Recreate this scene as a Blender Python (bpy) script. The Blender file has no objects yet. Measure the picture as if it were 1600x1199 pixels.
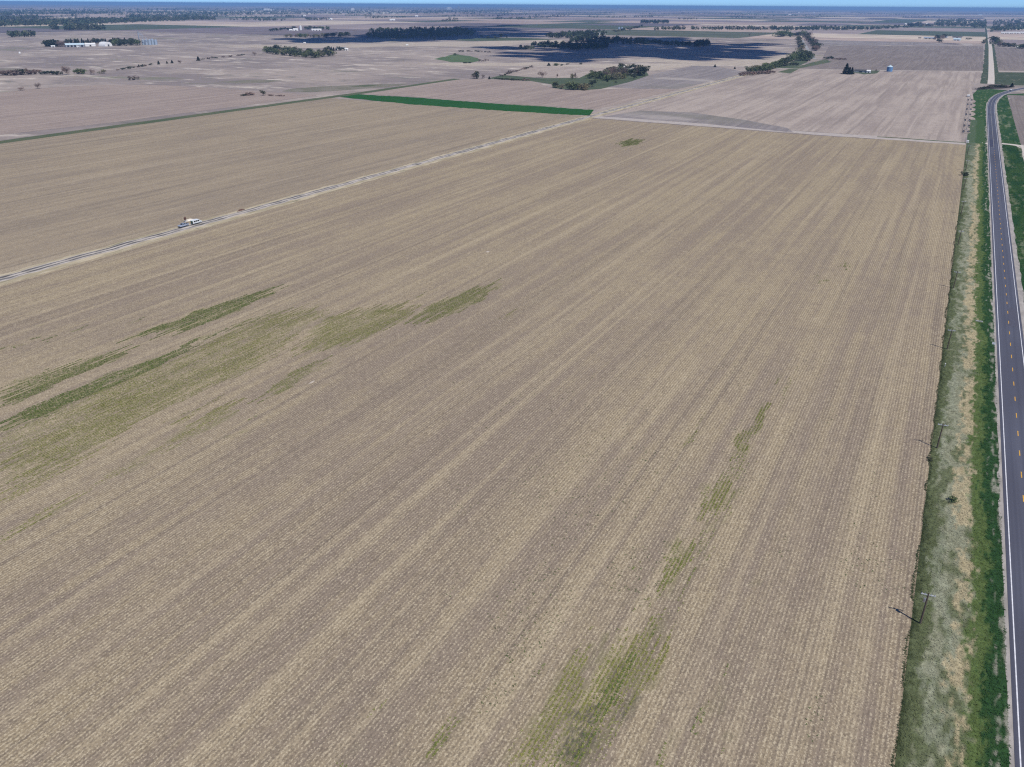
import bpy, math, random
import numpy as np
from mathutils import Matrix, Vector

# ------------------------------------------------------------------ camera
CAM_F, PITCH, ROLL, YAW, CAM_H = 1254.33, math.radians(25.2495), math.radians(0.378), math.radians(27.787), 105.78
PW, PH = 1600.0, 1199.0
scn = bpy.context.scene
fwd = Vector((-math.sin(YAW) * math.cos(PITCH), math.cos(YAW) * math.cos(PITCH), -math.sin(PITCH)))
rgt = Vector((math.cos(YAW), math.sin(YAW), 0))
upv = rgt.cross(fwd)
cx = rgt * math.cos(ROLL) + upv * math.sin(ROLL)
cy = -rgt * math.sin(ROLL) + upv * math.cos(ROLL)
cam_d = bpy.data.cameras.new('camera')
cam_d.sensor_width = 36.0
cam_d.lens = CAM_F / PW * 36.0
cam_d.clip_start, cam_d.clip_end = 0.5, 120000.0
cam = bpy.data.objects.new('camera', cam_d)
scn.collection.objects.link(cam)
cam.matrix_world = Matrix(((cx.x, cy.x, -fwd.x, 0), (cx.y, cy.y, -fwd.y, 0), (cx.z, cy.z, -fwd.z, CAM_H), (0, 0, 0, 1)))
scn.camera = cam

# ------------------------------------------------------------------ sky, sun, exposure
SUN_EL = math.radians(54.0)
SUN_H = Vector((0.885, -0.465, 0)).normalized()          # horizontal direction towards the sun (pole shadows)
sun_dir = Vector((SUN_H.x * math.cos(SUN_EL), SUN_H.y * math.cos(SUN_EL), math.sin(SUN_EL)))
world = bpy.data.worlds.new('World'); scn.world = world; world.use_nodes = True
wt = world.node_tree; wt.nodes.clear()
sky = wt.nodes.new('ShaderNodeTexSky'); sky.sky_type = 'NISHITA'; sky.sun_disc = False
sky.sun_elevation = SUN_EL
sky.sun_rotation = math.atan2(SUN_H.x, SUN_H.y)
sky.altitude = 2500; sky.air_density = 0.75; sky.dust_density = 0.0; sky.ozone_density = 8.0
bgn = wt.nodes.new('ShaderNodeBackground'); bgn.inputs[1].default_value = 0.09
wo = wt.nodes.new('ShaderNodeOutputWorld')
tint = wt.nodes.new('ShaderNodeMix'); tint.data_type = 'RGBA'; tint.blend_type = 'MULTIPLY'; tint.inputs[0].default_value = 1.0
tint.inputs[7].default_value = (0.68, 0.90, 1.18, 1)
wt.links.new(sky.outputs[0], tint.inputs[6]); wt.links.new(tint.outputs[2], bgn.inputs[0]); wt.links.new(bgn.outputs[0], wo.inputs[0])
sl = bpy.data.lights.new('sun', 'SUN'); sl.energy = 3.6; sl.angle = math.radians(0.53); sl.color = (1.0, 0.955, 0.87)
so = bpy.data.objects.new('sun', sl); scn.collection.objects.link(so)
so.rotation_euler = sun_dir.to_track_quat('Z', 'Y').to_euler(); so.location = (200, -100, 300)
vs = scn.view_settings
vs.view_transform = 'Standard'; vs.look = 'None'; vs.gamma = 1.0; vs.exposure = 0.2; vs.use_curve_mapping = False
scn.render.engine = 'CYCLES'
cyc = scn.cycles
cyc.max_bounces = 6; cyc.diffuse_bounces = 2; cyc.glossy_bounces = 2; cyc.transmission_bounces = 2
cyc.volume_bounces = 0; cyc.transparent_max_bounces = 8
cyc.use_denoising = False
cyc.filter_width = 1.2

# ------------------------------------------------------------------ helpers
R90 = math.pi/2
rng = np.random.default_rng(7)
random.seed(7)

def G(px, py):
    """photograph pixel -> point on the flat ground (metres)"""
    x, y = px - PW / 2, -(py - PH / 2)
    c, s = math.cos(ROLL), math.sin(ROLL)
    x, y = c * x - s * y, s * x + c * y
    cp, sp = math.cos(PITCH), math.sin(PITCH)
    fy, fz = CAM_F * cp + y * sp, -CAM_F * sp + y * cp
    t = -CAM_H / min(fz, -2.4)
    gx, gy = x * t, fy * t
    c, s = math.cos(YAW), math.sin(YAW)
    return (c * gx - s * gy, s * gx + c * gy)

def mpp(px, py):
    """metres per photograph pixel for an upright thing standing at that pixel"""
    d = math.hypot(*G(px, py))
    return d / CAM_F * math.cos(PITCH) ** 1.0 * 0.98

def link(o, parent=None):
    scn.collection.objects.link(o)
    if parent is not None: o.parent = parent
    return o

def tag(o, label=None, cat=None, group=None, kind=None):
    if label: o['label'] = label
    if cat: o['category'] = cat
    if group: o['group'] = group
    if kind: o['kind'] = kind
    return o

def empty(name, loc, rz=0.0, sc=1.0):
    o = bpy.data.objects.new(name, None); link(o)
    o.location = loc; o.rotation_euler = (0, 0, rz); o.scale = (sc, sc, sc) if not hasattr(sc, '__len__') else sc
    o.empty_display_size = 0.5
    return o

def mesh_np(name, V, F, mats, cols=None, attrs=None, smooth=False):
    V = np.asarray(V, np.float32); F = np.asarray(F, np.int32)
    me = bpy.data.meshes.new(name)
    me.vertices.add(len(V)); me.vertices.foreach_set('co', V.ravel())
    k = F.shape[1]
    me.loops.add(F.size); me.loops.foreach_set('vertex_index', F.ravel())
    me.polygons.add(len(F)); me.polygons.foreach_set('loop_start', np.arange(0, F.size, k, dtype=np.int32))
    me.update(calc_edges=True)
    if cols is not None:
        a = me.color_attributes.new('Col', 'FLOAT_COLOR', 'POINT')
        c4 = np.ones((len(V), 4), np.float32); c4[:, :3] = cols
        a.data.foreach_set('color', c4.ravel())
    for n, v in (attrs or {}).items():
        a = me.attributes.new(n, 'FLOAT', 'POINT'); a.data.foreach_set('value', np.asarray(v, np.float32))
    for m in (mats if isinstance(mats, (list, tuple)) else [mats]): me.materials.append(m)
    if smooth: me.polygons.foreach_set('use_smooth', np.ones(len(F), bool))
    me.validate(); me.update()
    return me

def obj(name, me, parent=None):
    return link(bpy.data.objects.new(name, me), parent)

class MB:
    """collects boxes, tubes, prisms into one mesh"""
    def __init__(s): s.v = []; s.f = []
    def add(s, v, f):
        n = len(s.v); s.v += [tuple(p) for p in v]; s.f += [tuple(i + n for i in q) for q in f]; return s
    def box(s, x0, x1, y0, y1, z0, z1):
        return s.add([(x0,y0,z0),(x1,y0,z0),(x1,y1,z0),(x0,y1,z0),(x0,y0,z1),(x1,y0,z1),(x1,y1,z1),(x0,y1,z1)],
                     [(0,3,2,1),(4,5,6,7),(0,1,5,4),(1,2,6,5),(2,3,7,6),(3,0,4,7)])
    def prism_y(s, prof, y0, y1):
        n = len(prof); v = [(x, y0, z) for x, z in prof] + [(x, y1, z) for x, z in prof]
        return s.add(v, [tuple(range(n)), tuple(range(2*n-1, n-1, -1))] + [(i, i+n, (i+1) % n + n, (i+1) % n) for i in range(n)])
    def prism_x(s, prof, x0, x1):
        n = len(prof); v = [(x0, y, z) for y, z in prof] + [(x1, y, z) for y, z in prof]
        return s.add(v, [tuple(range(n-1, -1, -1)), tuple(range(n, 2*n))] + [(i, (i+1) % n, (i+1) % n + n, i+n) for i in range(n)])
    def tube(s, a, b, r0, r1=None, n=6):
        r1 = r0 if r1 is None else r1
        a, b = Vector(a), Vector(b); d = (b - a).normalized(); t = d.orthogonal().normalized(); u = d.cross(t)
        v = []
        for p, r in ((a, r0), (b, r1)):
            v += [p + (t * math.cos(2*math.pi*i/n) + u * math.sin(2*math.pi*i/n)) * r for i in range(n)]
        return s.add(v, [(i, (i+1) % n, (i+1) % n + n, i+n) for i in range(n)] + [tuple(range(n-1, -1, -1)), tuple(range(n, 2*n))])
    def lathe(s, prof, n=24, c=(0, 0)):
        v = []
        for r, z in prof: v += [(c[0] + r*math.cos(2*math.pi*i/n), c[1] + r*math.sin(2*math.pi*i/n), z) for i in range(n)]
        f = []
        for k in range(len(prof)-1):
            f += [(k*n+i, k*n+(i+1) % n, (k+1)*n+(i+1) % n, (k+1)*n+i) for i in range(n)]
        return s.add(v, f)
    def mesh(s, name, m, bevel=0.0):
        me = bpy.data.meshes.new(name); me.from_pydata(s.v, [], s.f); me.materials.append(m)
        if bevel:
            import bmesh
            bm = bmesh.new(); bm.from_mesh(me)
            bmesh.ops.remove_doubles(bm, verts=bm.verts, dist=1e-4)
            bmesh.ops.bevel(bm, geom=list(bm.edges), offset=bevel, segments=2, affect='EDGES', profile=0.5, clamp_overlap=True)
            bm.to_mesh(me); bm.free()
        me.update(); return me
    def build(s, name, m, parent=None, bevel=0.0): return obj(name, s.mesh(name, m, bevel), parent)

def hash2(ix, iy, seed):
    h = (ix.astype(np.int64) * 374761393 + iy.astype(np.int64) * 668265263 + seed * 2147483647) & 0x7fffffff
    h = ((h ^ (h >> 13)) * 1274126177) & 0x7fffffff
    return ((h ^ (h >> 16)) & 0xffff) / 65535.0

def vnoise(x, y, seed=0):
    x = np.asarray(x, float); y = np.asarray(y, float); x, y = np.broadcast_arrays(x, y)
    ix, iy = np.floor(x), np.floor(y); fx, fy = x - ix, y - iy
    fx, fy = fx*fx*(3-2*fx), fy*fy*(3-2*fy)
    a, b = hash2(ix, iy, seed), hash2(ix+1, iy, seed); c, d = hash2(ix, iy+1, seed), hash2(ix+1, iy+1, seed)
    return (a*(1-fx)+b*fx)*(1-fy) + (c*(1-fx)+d*fx)*fy

def inpoly(x, y, poly):
    r = np.zeros(np.shape(x), bool); n = len(poly)
    for i in range(n):
        x0, y0 = poly[i]; x1, y1 = poly[(i+1) % n]
        if y0 == y1: continue
        c = ((y0 > y) != (y1 > y)) & (x < (x1-x0)*(y-y0)/(y1-y0)+x0)
        r ^= c
    return r

# ---- materials
class NB:
    def __init__(s, name, rough=0.9, spec=0.15):
        s.m = bpy.data.materials.new(name); s.m.use_nodes = True
        s.t = s.m.node_tree; s.b = s.t.nodes['Principled BSDF']
        s.b.inputs['Roughness'].default_value = rough; s.b.inputs['Specular IOR Level'].default_value = spec
        s._pos = None
    def n(s, typ, **kw):
        nd = s.t.nodes.new(typ)
        for k, v in kw.items(): setattr(nd, k, v)
        return nd
    def l(s, a, b): s.t.links.new(a, b)
    @property
    def pos(s):
        if s._pos is None: s._pos = s.n('ShaderNodeNewGeometry').outputs['Position']
        return s._pos
    def noise(s, scale, detail=2.0, rough=0.5, off=0.0, src=None):
        mp = s.n('ShaderNodeMapping'); mp.inputs['Scale'].default_value = scale if hasattr(scale, '__len__') else (scale,)*3
        mp.inputs['Location'].default_value = (off, off*1.7, off*.3)
        s.l(src or s.pos, mp.inputs['Vector'])
        nz = s.n('ShaderNodeTexNoise'); nz.inputs['Scale'].default_value = 1.0
        nz.inputs['Detail'].default_value = detail; nz.inputs['Roughness'].default_value = rough
        s.l(mp.outputs[0], nz.inputs['Vector']); return nz.outputs['Fac']
    def cells(s, scale, off=0.0):
        mp = s.n('ShaderNodeMapping'); mp.inputs['Scale'].default_value = scale; mp.inputs['Location'].default_value = (off, off, 0)
        s.l(s.pos, mp.inputs['Vector'])
        v = s.n('ShaderNodeTexVoronoi', voronoi_dimensions='2D'); v.inputs['Scale'].default_value = 1.0; s.l(mp.outputs[0], v.inputs['Vector'])
        sp = s.n('ShaderNodeSeparateColor'); s.l(v.outputs['Color'], sp.inputs[0]); return sp.outputs[0]
    def ramp(s, fac, lo, hi, a=0.0, b=1.0):
        r = s.n('ShaderNodeMapRange'); r.interpolation_type = 'SMOOTHSTEP'
        for i, v in zip((1, 2, 3, 4), (lo, hi, a, b)): r.inputs[i].default_value = v
        s.l(fac, r.inputs[0]); return r.outputs[0]
    def mix(s, fac, a, b, mode='MIX'):
        m = s.n('ShaderNodeMix', data_type='RGBA', blend_type=mode)
        for sock, v in ((m.inputs[0], fac), (m.inputs[6], a), (m.inputs[7], b)):
            if isinstance(v, (int, float)): sock.default_value = v
            elif isinstance(v, tuple): sock.default_value = (*v, 1.0)
            else: s.l(v, sock)
        return m.outputs[2]
    def math(s, op, a, b=0.0):
        m = s.n('ShaderNodeMath', operation=op)
        for sock, v in zip(m.inputs, (a, b)):
            if isinstance(v, (int, float)): sock.default_value = v
            else: s.l(v, sock)
        return m.outputs[0]
    def attr(s, name, out='Color'):
        a = s.n('ShaderNodeAttribute'); a.attribute_name = name; return a.outputs[out]
    def bump(s, h, strength, dist):
        b = s.n('ShaderNodeBump'); b.inputs['Strength'].default_value = strength; b.inputs['Distance'].default_value = dist
        s.l(h, b.inputs['Height']); s.l(b.outputs[0], s.b.inputs['Normal'])
    def done(s, col):
        if isinstance(col, tuple): s.b.inputs['Base Color'].default_value = (*col, 1.0)
        else: s.l(col, s.b.inputs['Base Color'])
        return s.m

def plain(name, c, rough=0.6, var=0.12, scale=1.2, metal=0.0, spec=0.3):
    b = NB(name, rough, spec); b.b.inputs['Metallic'].default_value = metal
    nz = b.noise(scale, 3.0)
    return b.done(b.mix(b.ramp(nz, .3, .7), tuple(x*(1-var) for x in c), tuple(min(1, x*(1+var)) for x in c)))

def field_mat(name, soil, tan, pale, seed=0.0, row=0.76, streak=(0.055, 0.0035), fleck=0.5, bias=0.0, rowamp=0.5, weed=False, eroded=0.0):
    """crop stubble drilled in rows along Y: streaks of residue, pale flecks, row lines"""
    b = NB(name, 0.95, 0.05)
    s1 = b.noise((streak[0], streak[1], 0), 3.0, .55, seed)
    s2 = b.noise((streak[0]*4.3, streak[1]*2.2, 0), 2.0, .55, seed + 11)
    s3 = b.noise((0.012, 0.008, 0), 3.0, .6, seed + 23)
    s4 = b.noise((0.16, 0.09, 0), 3.0, .65, seed + 31)
    f = b.math('ADD', b.math('MULTIPLY', s1, .55), b.math('MULTIPLY', s2, .8))
    f = b.math('ADD', f, b.math('MULTIPLY', s3, .6)); f = b.math('ADD', f, b.math('MULTIPLY', s4, .45))
    f = b.ramp(f, 1.0 - bias, 1.42 - bias)
    col = b.mix(f, soil, tan)
    y1 = b.noise((streak[0]*3.1, streak[1]*1.3, 0), 2.0, .5, seed + 141)      # swaths of thicker straw
    col = b.mix(b.ramp(y1, .54, .70, 0, .6), col, tuple(t*.92+p*.16 for t, p in zip(tan, pale)))
    y2 = b.noise((streak[0]*6.0, streak[1]*1.2, 0), 2.0, .55, seed + 171)     # bare wheel lanes
    col = b.mix(b.ramp(y2, .55, .70, 0, .65), col, tuple(c*.80 for c in soil))
    y3 = b.noise((.045, .03, 0), 4.0, .65, seed + 201)
    col = b.mix(b.ramp(y3, .52, .75, 0, .35), col, tuple(c*.88 for c in (soil[0]*.98, soil[1]*.98, soil[2]*1.02)))
    # residue flecks, dragged along the rows
    sep = b.n('ShaderNodeSeparateXYZ'); b.l(b.pos, sep.inputs[0])
    wob = b.noise((0.02, 0.012, 0), 1.0, .5, seed)
    rw = b.math('SINE', b.math('ADD', b.math('MULTIPLY', sep.outputs[0], 2*math.pi/row), b.math('MULTIPLY', wob, 2.0)))
    r01 = b.math('MULTIPLY_ADD', rw, .5); r01.node.inputs[2].default_value = .5
    cl = b.cells((5.2, 3.9, 1), seed)                                  # single straws and clods
    fl = b.math('ADD', b.math('MULTIPLY', cl, .62), b.math('MULTIPLY', b.noise((1.3, .6, 0), 3.0, .65, seed + 5), .55)); fl = b.math('ADD', fl, .07)
    fl = b.math('ADD', fl, b.math('MULTIPLY', r01, .26 * rowamp * 2 - 0.0)); fl = b.math('SUBTRACT', fl, .05)
    fl = b.math('ADD', fl, b.math('MULTIPLY', f, .10))
    col = b.mix(b.ramp(fl, .84, 1.12, 0, fleck), col, pale)
    dk = b.math('ADD', b.math('MULTIPLY', b.cells((4.2, 3.0, 1), seed + 7), .6), b.math('MULTIPLY', b.noise((.9, .4, 0), 3.0, .65, seed + 45), .7))
    dkf = b.math('SUBTRACT', b.math('ADD', dk, .04), b.math('MULTIPLY', r01, .24 * rowamp * 2))
    col = b.mix(b.ramp(dkf, .55, .9, 0, .55), col, tuple(c*.52 for c in soil))
    if eroded:
        e = b.noise((0.006, 0.011, 0), 5.0, .62, seed + 80)
        col = b.mix(b.ramp(e, .56, .7, 0, eroded), col, (0.47, 0.42, 0.37))
        e2 = b.noise((0.004, 0.009, 0), 4.0, .6, seed + 95)
        col = b.mix(b.ramp(e2, .56, .68, 0, .5), col, (0.2, 0.19, 0.15))
    if weed:
        w = b.attr('weed', 'Fac')
        col = b.mix(b.math('MULTIPLY', w, b.ramp(b.noise((.9, .16, 0), 3.0, .6, 77), .35, .65, .05, .7)), col, (0.175, 0.18, 0.065))
        d = b.attr('dark', 'Fac')
        dn = b.noise((1.6, .5, 0), 4.0, .7, 3)
        col = b.mix(b.math('MULTIPLY', d, b.ramp(dn, .36, .58, 0.1, .85)), col, (0.10, 0.095, 0.065))
    h = b.math('ADD', b.math('MULTIPLY', r01, .28), b.noise((4, 2.2, 0), 3.0, .7, seed + 61))
    b.bump(h, .55, .12)
    return b.done(col)

def vcol_mat(name, var=0.35, scale=(1.5, 1.0, 0), rough=0.9, fine=(6, 4, 0)):
    b = NB(name, rough, 0.08)
    c = b.attr('Col'); n1 = b.noise(scale, 4.0, .65); n2 = b.noise(fine, 2.0, .7, 9)
    k = b.math('ADD', b.ramp(n1, .25, .75, 1-var, 1+var), b.ramp(n2, .3, .7, -var*.6, var*.6))
    cmb = b.n('ShaderNodeCombineColor')
    for i in range(3): b.l(k, cmb.inputs[i])
    b.bump(n2, .5, .1)
    return b.done(b.mix(1.0, c, cmb.outputs[0], 'MULTIPLY'))

def leaf_mat(name, c, var=0.35):
    b = NB(name, 0.75, 0.2)
    oi = b.n('ShaderNodeObjectInfo')
    col = b.mix(b.ramp(b.noise(.35, 2.0), .3, .7), tuple(x*(1-var) for x in c), tuple(x*(1+var) for x in c))
    col = b.mix(oi.outputs['Random'], col, tuple(x*f for x, f in zip(c, (1.5, 1.25, 1.1))))
    return b.done(col)

M = {}
M['leaf_green'] = leaf_mat('leaf_green', (0.085, 0.12, 0.055))
M['leaf_olive'] = leaf_mat('leaf_olive', (0.14, 0.145, 0.09))
M['leaf_dark'] = leaf_mat('leaf_dark', (0.045, 0.06, 0.038))
M['twig'] = leaf_mat('twig', (0.165, 0.135, 0.125), .25)
M['needle'] = leaf_mat('needle', (0.014, 0.026, 0.018))
M['bark'] = plain('bark', (0.09, 0.075, 0.06), .9)
M['leaf_col'] = vcol_mat('leaf_col', .25, (.2, .2, .2), .8, (2, 2, 2))
def grass_blade_mat():
    b = NB('grass_col', .85, .08)
    g_ = b.n('ShaderNodeNewGeometry'); v1 = b.n('ShaderNodeVectorMath', operation='SCALE'); v1.inputs[3].default_value = .35
    b.l(g_.outputs['Normal'], v1.inputs[0]); v2 = b.n('ShaderNodeVectorMath', operation='ADD'); v2.inputs[1].default_value = (0, 0, .75)
    b.l(v1.outputs[0], v2.inputs[0]); v3 = b.n('ShaderNodeVectorMath', operation='NORMALIZE'); b.l(v2.outputs[0], v3.inputs[0]); b.l(v3.outputs[0], b.b.inputs['Normal'])
    return b.done(b.attr('Col'))
M['grass_col'] = grass_blade_mat()
M['white_steel'] = plain('white_steel', (0.78, 0.78, 0.76), .5, .06)
M['cream_wall'] = plain('cream_wall', (0.6, 0.57, 0.5), .7, .08)
M['grey_roof'] = plain('grey_roof', (0.3, 0.31, 0.33), .6, .1)
M['pale_blue_roof'] = plain('pale_blue_roof', (0.5, 0.62, 0.68), .5, .06)
M['dark_roof'] = plain('dark_roof', (0.07, 0.07, 0.075), .8, .15)
M['galvanised'] = plain('galvanised', (0.42, 0.5, 0.58), .38, .08, metal=.35)
M['blue_steel'] = plain('blue_steel', (0.12, 0.24, 0.42), .5, .1)
M['dark_glass'] = plain('dark_glass', (0.02, 0.025, 0.03), .15, .1, spec=.5)
M['red_paint'] = plain('red_paint', (0.32, 0.06, 0.04), .6)
M['rust'] = plain('rust', (0.12, 0.065, 0.048), .85, .35, 3)
M['rubber'] = plain('rubber', (0.02, 0.02, 0.02), .85)
M['rim'] = plain('rim', (0.4, 0.4, 0.42), .35, .05, metal=.6)
M['pole_wood'] = plain('pole_wood', (0.11, 0.085, 0.065), .9, .25, 4)
M['crossarm_wood'] = plain('crossarm_wood', (0.46, 0.47, 0.48), .85, .12, 3)
M['porcelain'] = plain('porcelain', (0.35, 0.37, 0.38), .3, .05)
M['white_paint'] = plain('white_paint', (0.76, 0.76, 0.78), .6, .12, .9)
M['yellow_paint'] = plain('yellow_paint', (0.66, 0.36, 0.05), .6, .15, 1.5)
M['concrete'] = plain('concrete', (0.45, 0.44, 0.41), .85, .12)
M['silver_paint'] = plain('silver_paint', (0.42, 0.47, 0.56), .3, .04, metal=.3, spec=.5)
M['car_white'] = plain('car_white', (0.74, 0.77, 0.76), .3, .03, spec=.5)
M['green_paint'] = plain('green_paint', (0.03, 0.09, 0.05), .4, .1)
M['dark_plastic'] = plain('dark_plastic', (0.03, 0.03, 0.035), .6)
M['red_lens'] = plain('red_lens', (0.35, 0.02, 0.02), .3, .05)
M['clear_lens'] = plain('clear_lens', (0.75, 0.75, 0.72), .15, .05)

# ------------------------------------------------------------------ ground
def base_ground_mat():
    b = NB('open_land', .95, .05)
    n1 = b.noise((0.0035, 0.0045, 0), 5.0, .6, 3)
    col = b.mix(b.ramp(n1, .40, .58), (0.25, 0.212, 0.20), (0.365, 0.308, 0.27))
    e = b.noise((0.013, 0.02, 0), 6.0, .66, 17)
    col = b.mix(b.ramp(e, .53, .68, 0, .9), col, (0.60, 0.53, 0.45))
    fn = b.noise((0.03, 0.045, 0), 5.0, .7, 66); col = b.mix(b.ramp(fn, .48, .66, 0, .45), col, (0.17, 0.15, 0.135))
    d = b.noise((0.011, 0.019, 0), 6.0, .66, 40)
    col = b.mix(b.ramp(d, .58, .68, 0, .6), col, (0.15, 0.15, 0.125))
    g = b.noise((0.004, 0.01, 0), 4.0, .6, 71)
    col = b.mix(b.ramp(g, .6, .7, 0, .5), col, (0.16, 0.18, 0.10))
    return b.done(col)

radii = np.concatenate([[0], np.geomspace(60, 46000, 60)])
NS = 120
V = []; F = []
for r in radii:
    a = np.arange(NS) * 2*math.pi/NS
    V.append(np.stack([r*np.cos(a), r*np.sin(a), np.full(NS, -0.06)], 1))
V = np.concatenate(V)
for k in range(len(radii)-1):
    for i in range(NS): F.append((k*NS+i, k*NS+(i+1) % NS, (k+1)*NS+(i+1) % NS, (k+1)*NS+i))
V[:NS, :2] += np.stack([np.cos(a), np.sin(a)], 1)*.5
ground = obj('ground', mesh_np('ground', V, np.array(F)[:, ::1], base_ground_mat()))
tag(ground, kind='structure')

def grid_sheet(name, u0, u1, v0, v1, du, dv, z, m, cols=None, attrs=None, zf=None):
    us = np.linspace(u0, u1, max(2, int(round((u1-u0)/du))+1)); vv = np.linspace(v0, v1, max(2, int(round((v1-v0)/dv))+1))
    U, W = np.meshgrid(us, vv); nu = len(us)
    Z = np.full(U.shape, z) if zf is None else zf(U, W) + z
    Vx = np.stack([U.ravel(), W.ravel(), Z.ravel()], 1)
    i = np.arange(len(vv)-1)[:, None]*nu + np.arange(nu-1)[None]
    Fx = np.stack([i, i+1, i+1+nu, i+nu], -1).reshape(-1, 4)
    c = cols(U.ravel(), W.ravel()) if cols else None
    at = {k: f(U.ravel(), W.ravel()) for k, f in (attrs or {}).items()}
    return tag(obj(name, mesh_np(name, Vx, Fx, m, c, at)), kind='structure')

def poly_sheet(name, pts, z, m, px=True):
    g = [G(*p) for p in pts] if px else pts
    ar = sum(g[i][0]*g[(i+1) % len(g)][1]-g[(i+1) % len(g)][0]*g[i][1] for i in range(len(g)))
    if ar < 0: g = g[::-1]
    me = bpy.data.meshes.new(name); me.from_pydata([(x, y, z) for x, y in g], [], [tuple(range(len(g)))])
    me.materials.append(m); me.update()
    return tag(obj(name, me), kind='structure')

def ribbon(name, pts, offs, z, m, parent=None, step=6.0, jag=0.0, kind='structure'):
    """strip between two lateral offsets of a polyline"""
    P = []
    for (x0, y0), (x1, y1) in zip(pts[:-1], pts[1:]):
        n = max(1, int(math.hypot(x1-x0, y1-y0)/step))
        P += [(x0+(x1-x0)*k/n, y0+(y1-y0)*k/n) for k in range(n)]
    P.append(pts[-1]); P = np.array(P)
    T = np.gradient(P, axis=0); T /= np.linalg.norm(T, axis=1)[:, None]
    N = np.stack([T[:, 1], -T[:, 0]], 1)
    k = np.arange(len(P))
    jl = (vnoise(k*.7, 0*k, 5)-.5)*jag; jr = (vnoise(k*.7, 0*k+9, 6)-.5)*jag
    A = P + N*(offs[0]+jl)[:, None]; B = P + N*(offs[1]+jr)[:, None]
    Vx = np.concatenate([np.c_[A, np.full(len(P), z)], np.c_[B, np.full(len(P), z)]])
    n = len(P); i = np.arange(n-1)
    Fx = np.stack([i, i+n, i+n+1, i+1], 1)
    o = obj(name, mesh_np(name, Vx, Fx, m), parent)
    if kind: tag(o, kind=kind)
    return o

# ---- weed patches of the main field, traced in pixels of the photograph
def T1(p): return [G(x/2, 420+y/2) for x, y in p]
def T2(p): return [G(780+x/1.877, 560+y/1.877) for x, y in p]
def T3(p): return [G(800+x/2, 120+y/2) for x, y in p]
WEEDS = [  # polygon, density, lushness (1 dark green, 0 yellow olive)
 (T1([(0,440),(0,385),(80,340),(230,300),(380,255),(390,275),(150,370)]), .6, .8),
 (T1([(0,478),(300,345),(560,250),(575,260),(300,392),(0,512)]), 1.0, .9),
 (T1([(390,222),(640,125),(850,60),(860,76),(700,150),(550,202),(535,185)]), .85, .9),
 (T1([(590,232),(640,205),(685,197),(640,232)]), .8, .9),
 (T1([(720,185),(800,148),(830,150),(740,188)]), .5, .7),
 (T1([(0,520),(580,265),(830,150),(980,115),(1000,150),(920,210),(800,310),(600,395),(420,490),(250,580),(0,700)]), .42, .36),
 (T1([(945,250),(1000,160),(1250,112),(1285,150),(1180,195),(1090,240),(960,270)]), .66, .36),
 (T1([(1285,165),(1380,95),(1545,42),(1555,60),(1480,115),(1330,162)]), .7, .55),
 (T1([(800,405),(860,355),(1020,280),(1010,312),(880,382)]), .55, .5),
 (T1([(520,550),(600,480),(720,430),(725,462),(560,548)]), .5, .3),
 (T1([(540,460),(660,418),(600,472)]), .45, .3),
 (T1([(380,625),(500,562),(485,592),(390,635)]), .35, .3),
 (T1([(20,832),(60,790),(240,703),(250,720),(90,812)]), .45, .35),
 (T1([(705,517),(760,490),(752,512)]), .7, .8),
 (T1([(160,212),(235,186),(220,206)]), .8, .9), (T1([(20,246),(70,228),(60,242)]), .7, .8), (T1([(415,160),(450,150),(440,160)]), .6, .8),
 (T1([(80,186),(110,180),(100,188)]), .5, .7), (T1([(1270,98),(1310,85),(1300,100)]), .4, .3), (T1([(1560,160),(1620,130),(1600,150)]), .35, .3),
 (T1([(250,690),(370,625),(360,645)]), .3, .3), (T1([(0,690),(250,575),(330,545),(200,640),(0,740)]), .2, .3), (T1([(0,560),(300,420),(420,400),(300,480),(0,640)]), .3, .3),
 (T2([(500,700),(560,640),(600,590),(585,650),(520,720)]), .14, .5), (T2([(575,560),(600,455),(640,440),(630,530)]), .1, .5), (T2([(640,380),(680,290),(740,260),(720,350)]), .1, .5),
 (T2([(675,280),(780,120),(792,150),(720,285)]), .5, .45),
 (T2([(530,265),(580,215),(577,250),(550,272)]), .4, .4), (T2([(575,205),(612,165),(606,190)]), .25, .4),
 (T2([(588,450),(598,368),(705,368),(690,422),(620,457)]), .5, .35),
 (T2([(617,530),(630,488),(660,488),(648,522)]), .4, .6),
 (T2([(468,685),(488,545),(560,530),(577,570),(520,655)]), .45, .45),
 (T2([(425,795),(500,700),(475,790)]), .3, .5),
 (T2([(30,1215),(190,910),(330,830),(440,780),(500,785),(470,900),(430,1000),(330,1120),(260,1215)]), .5, .3),
 (T2([(170,1215),(230,1050),(300,1000),(330,930),(380,900),(340,1010),(250,1215)]), .4, .8),
 (T2([(590,1060),(650,905),(645,970),(612,1062)]), .3, .7), (T2([(440,1195),(530,1050),(532,1095),(462,1195)]), .3, .6),
 (T2([(738,672),(760,650),(772,668)]), .45, .7), (T2([(805,62),(825,35),(825,60)]), .3, .5), (T2([(660,1170),(680,1130),(690,1160)]), .3, .7),
 (T2([(380,620),(410,600),(400,625)]), .3, .6), (T2([(340,760),(500,640),(430,720)]), .12, .6), (T2([(0,990),(30,960),(25,990)]), .35, .6),
 (T2([(-240,1195),(-150,1080),(-130,1120),(-200,1200)]), .3, .5), (T2([(-470,1195),(-400,1060),(-395,1100),(-440,1200)]), .16, .5),
 (T2([(60,960),(140,880),(130,920),(70,990)]), .2, .7),
 (T2([(820,130),(880,20),(850,110)]), .12, .5),
 (T3([(325,208),(370,196),(408,199),(395,212),(345,219)]), .9, .75),
 (T3([(940,622),(998,632),(985,642)]), .3, .6), (T3([(1022,575),(1068,592),(1045,600)]), .35, .6),
]
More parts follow.
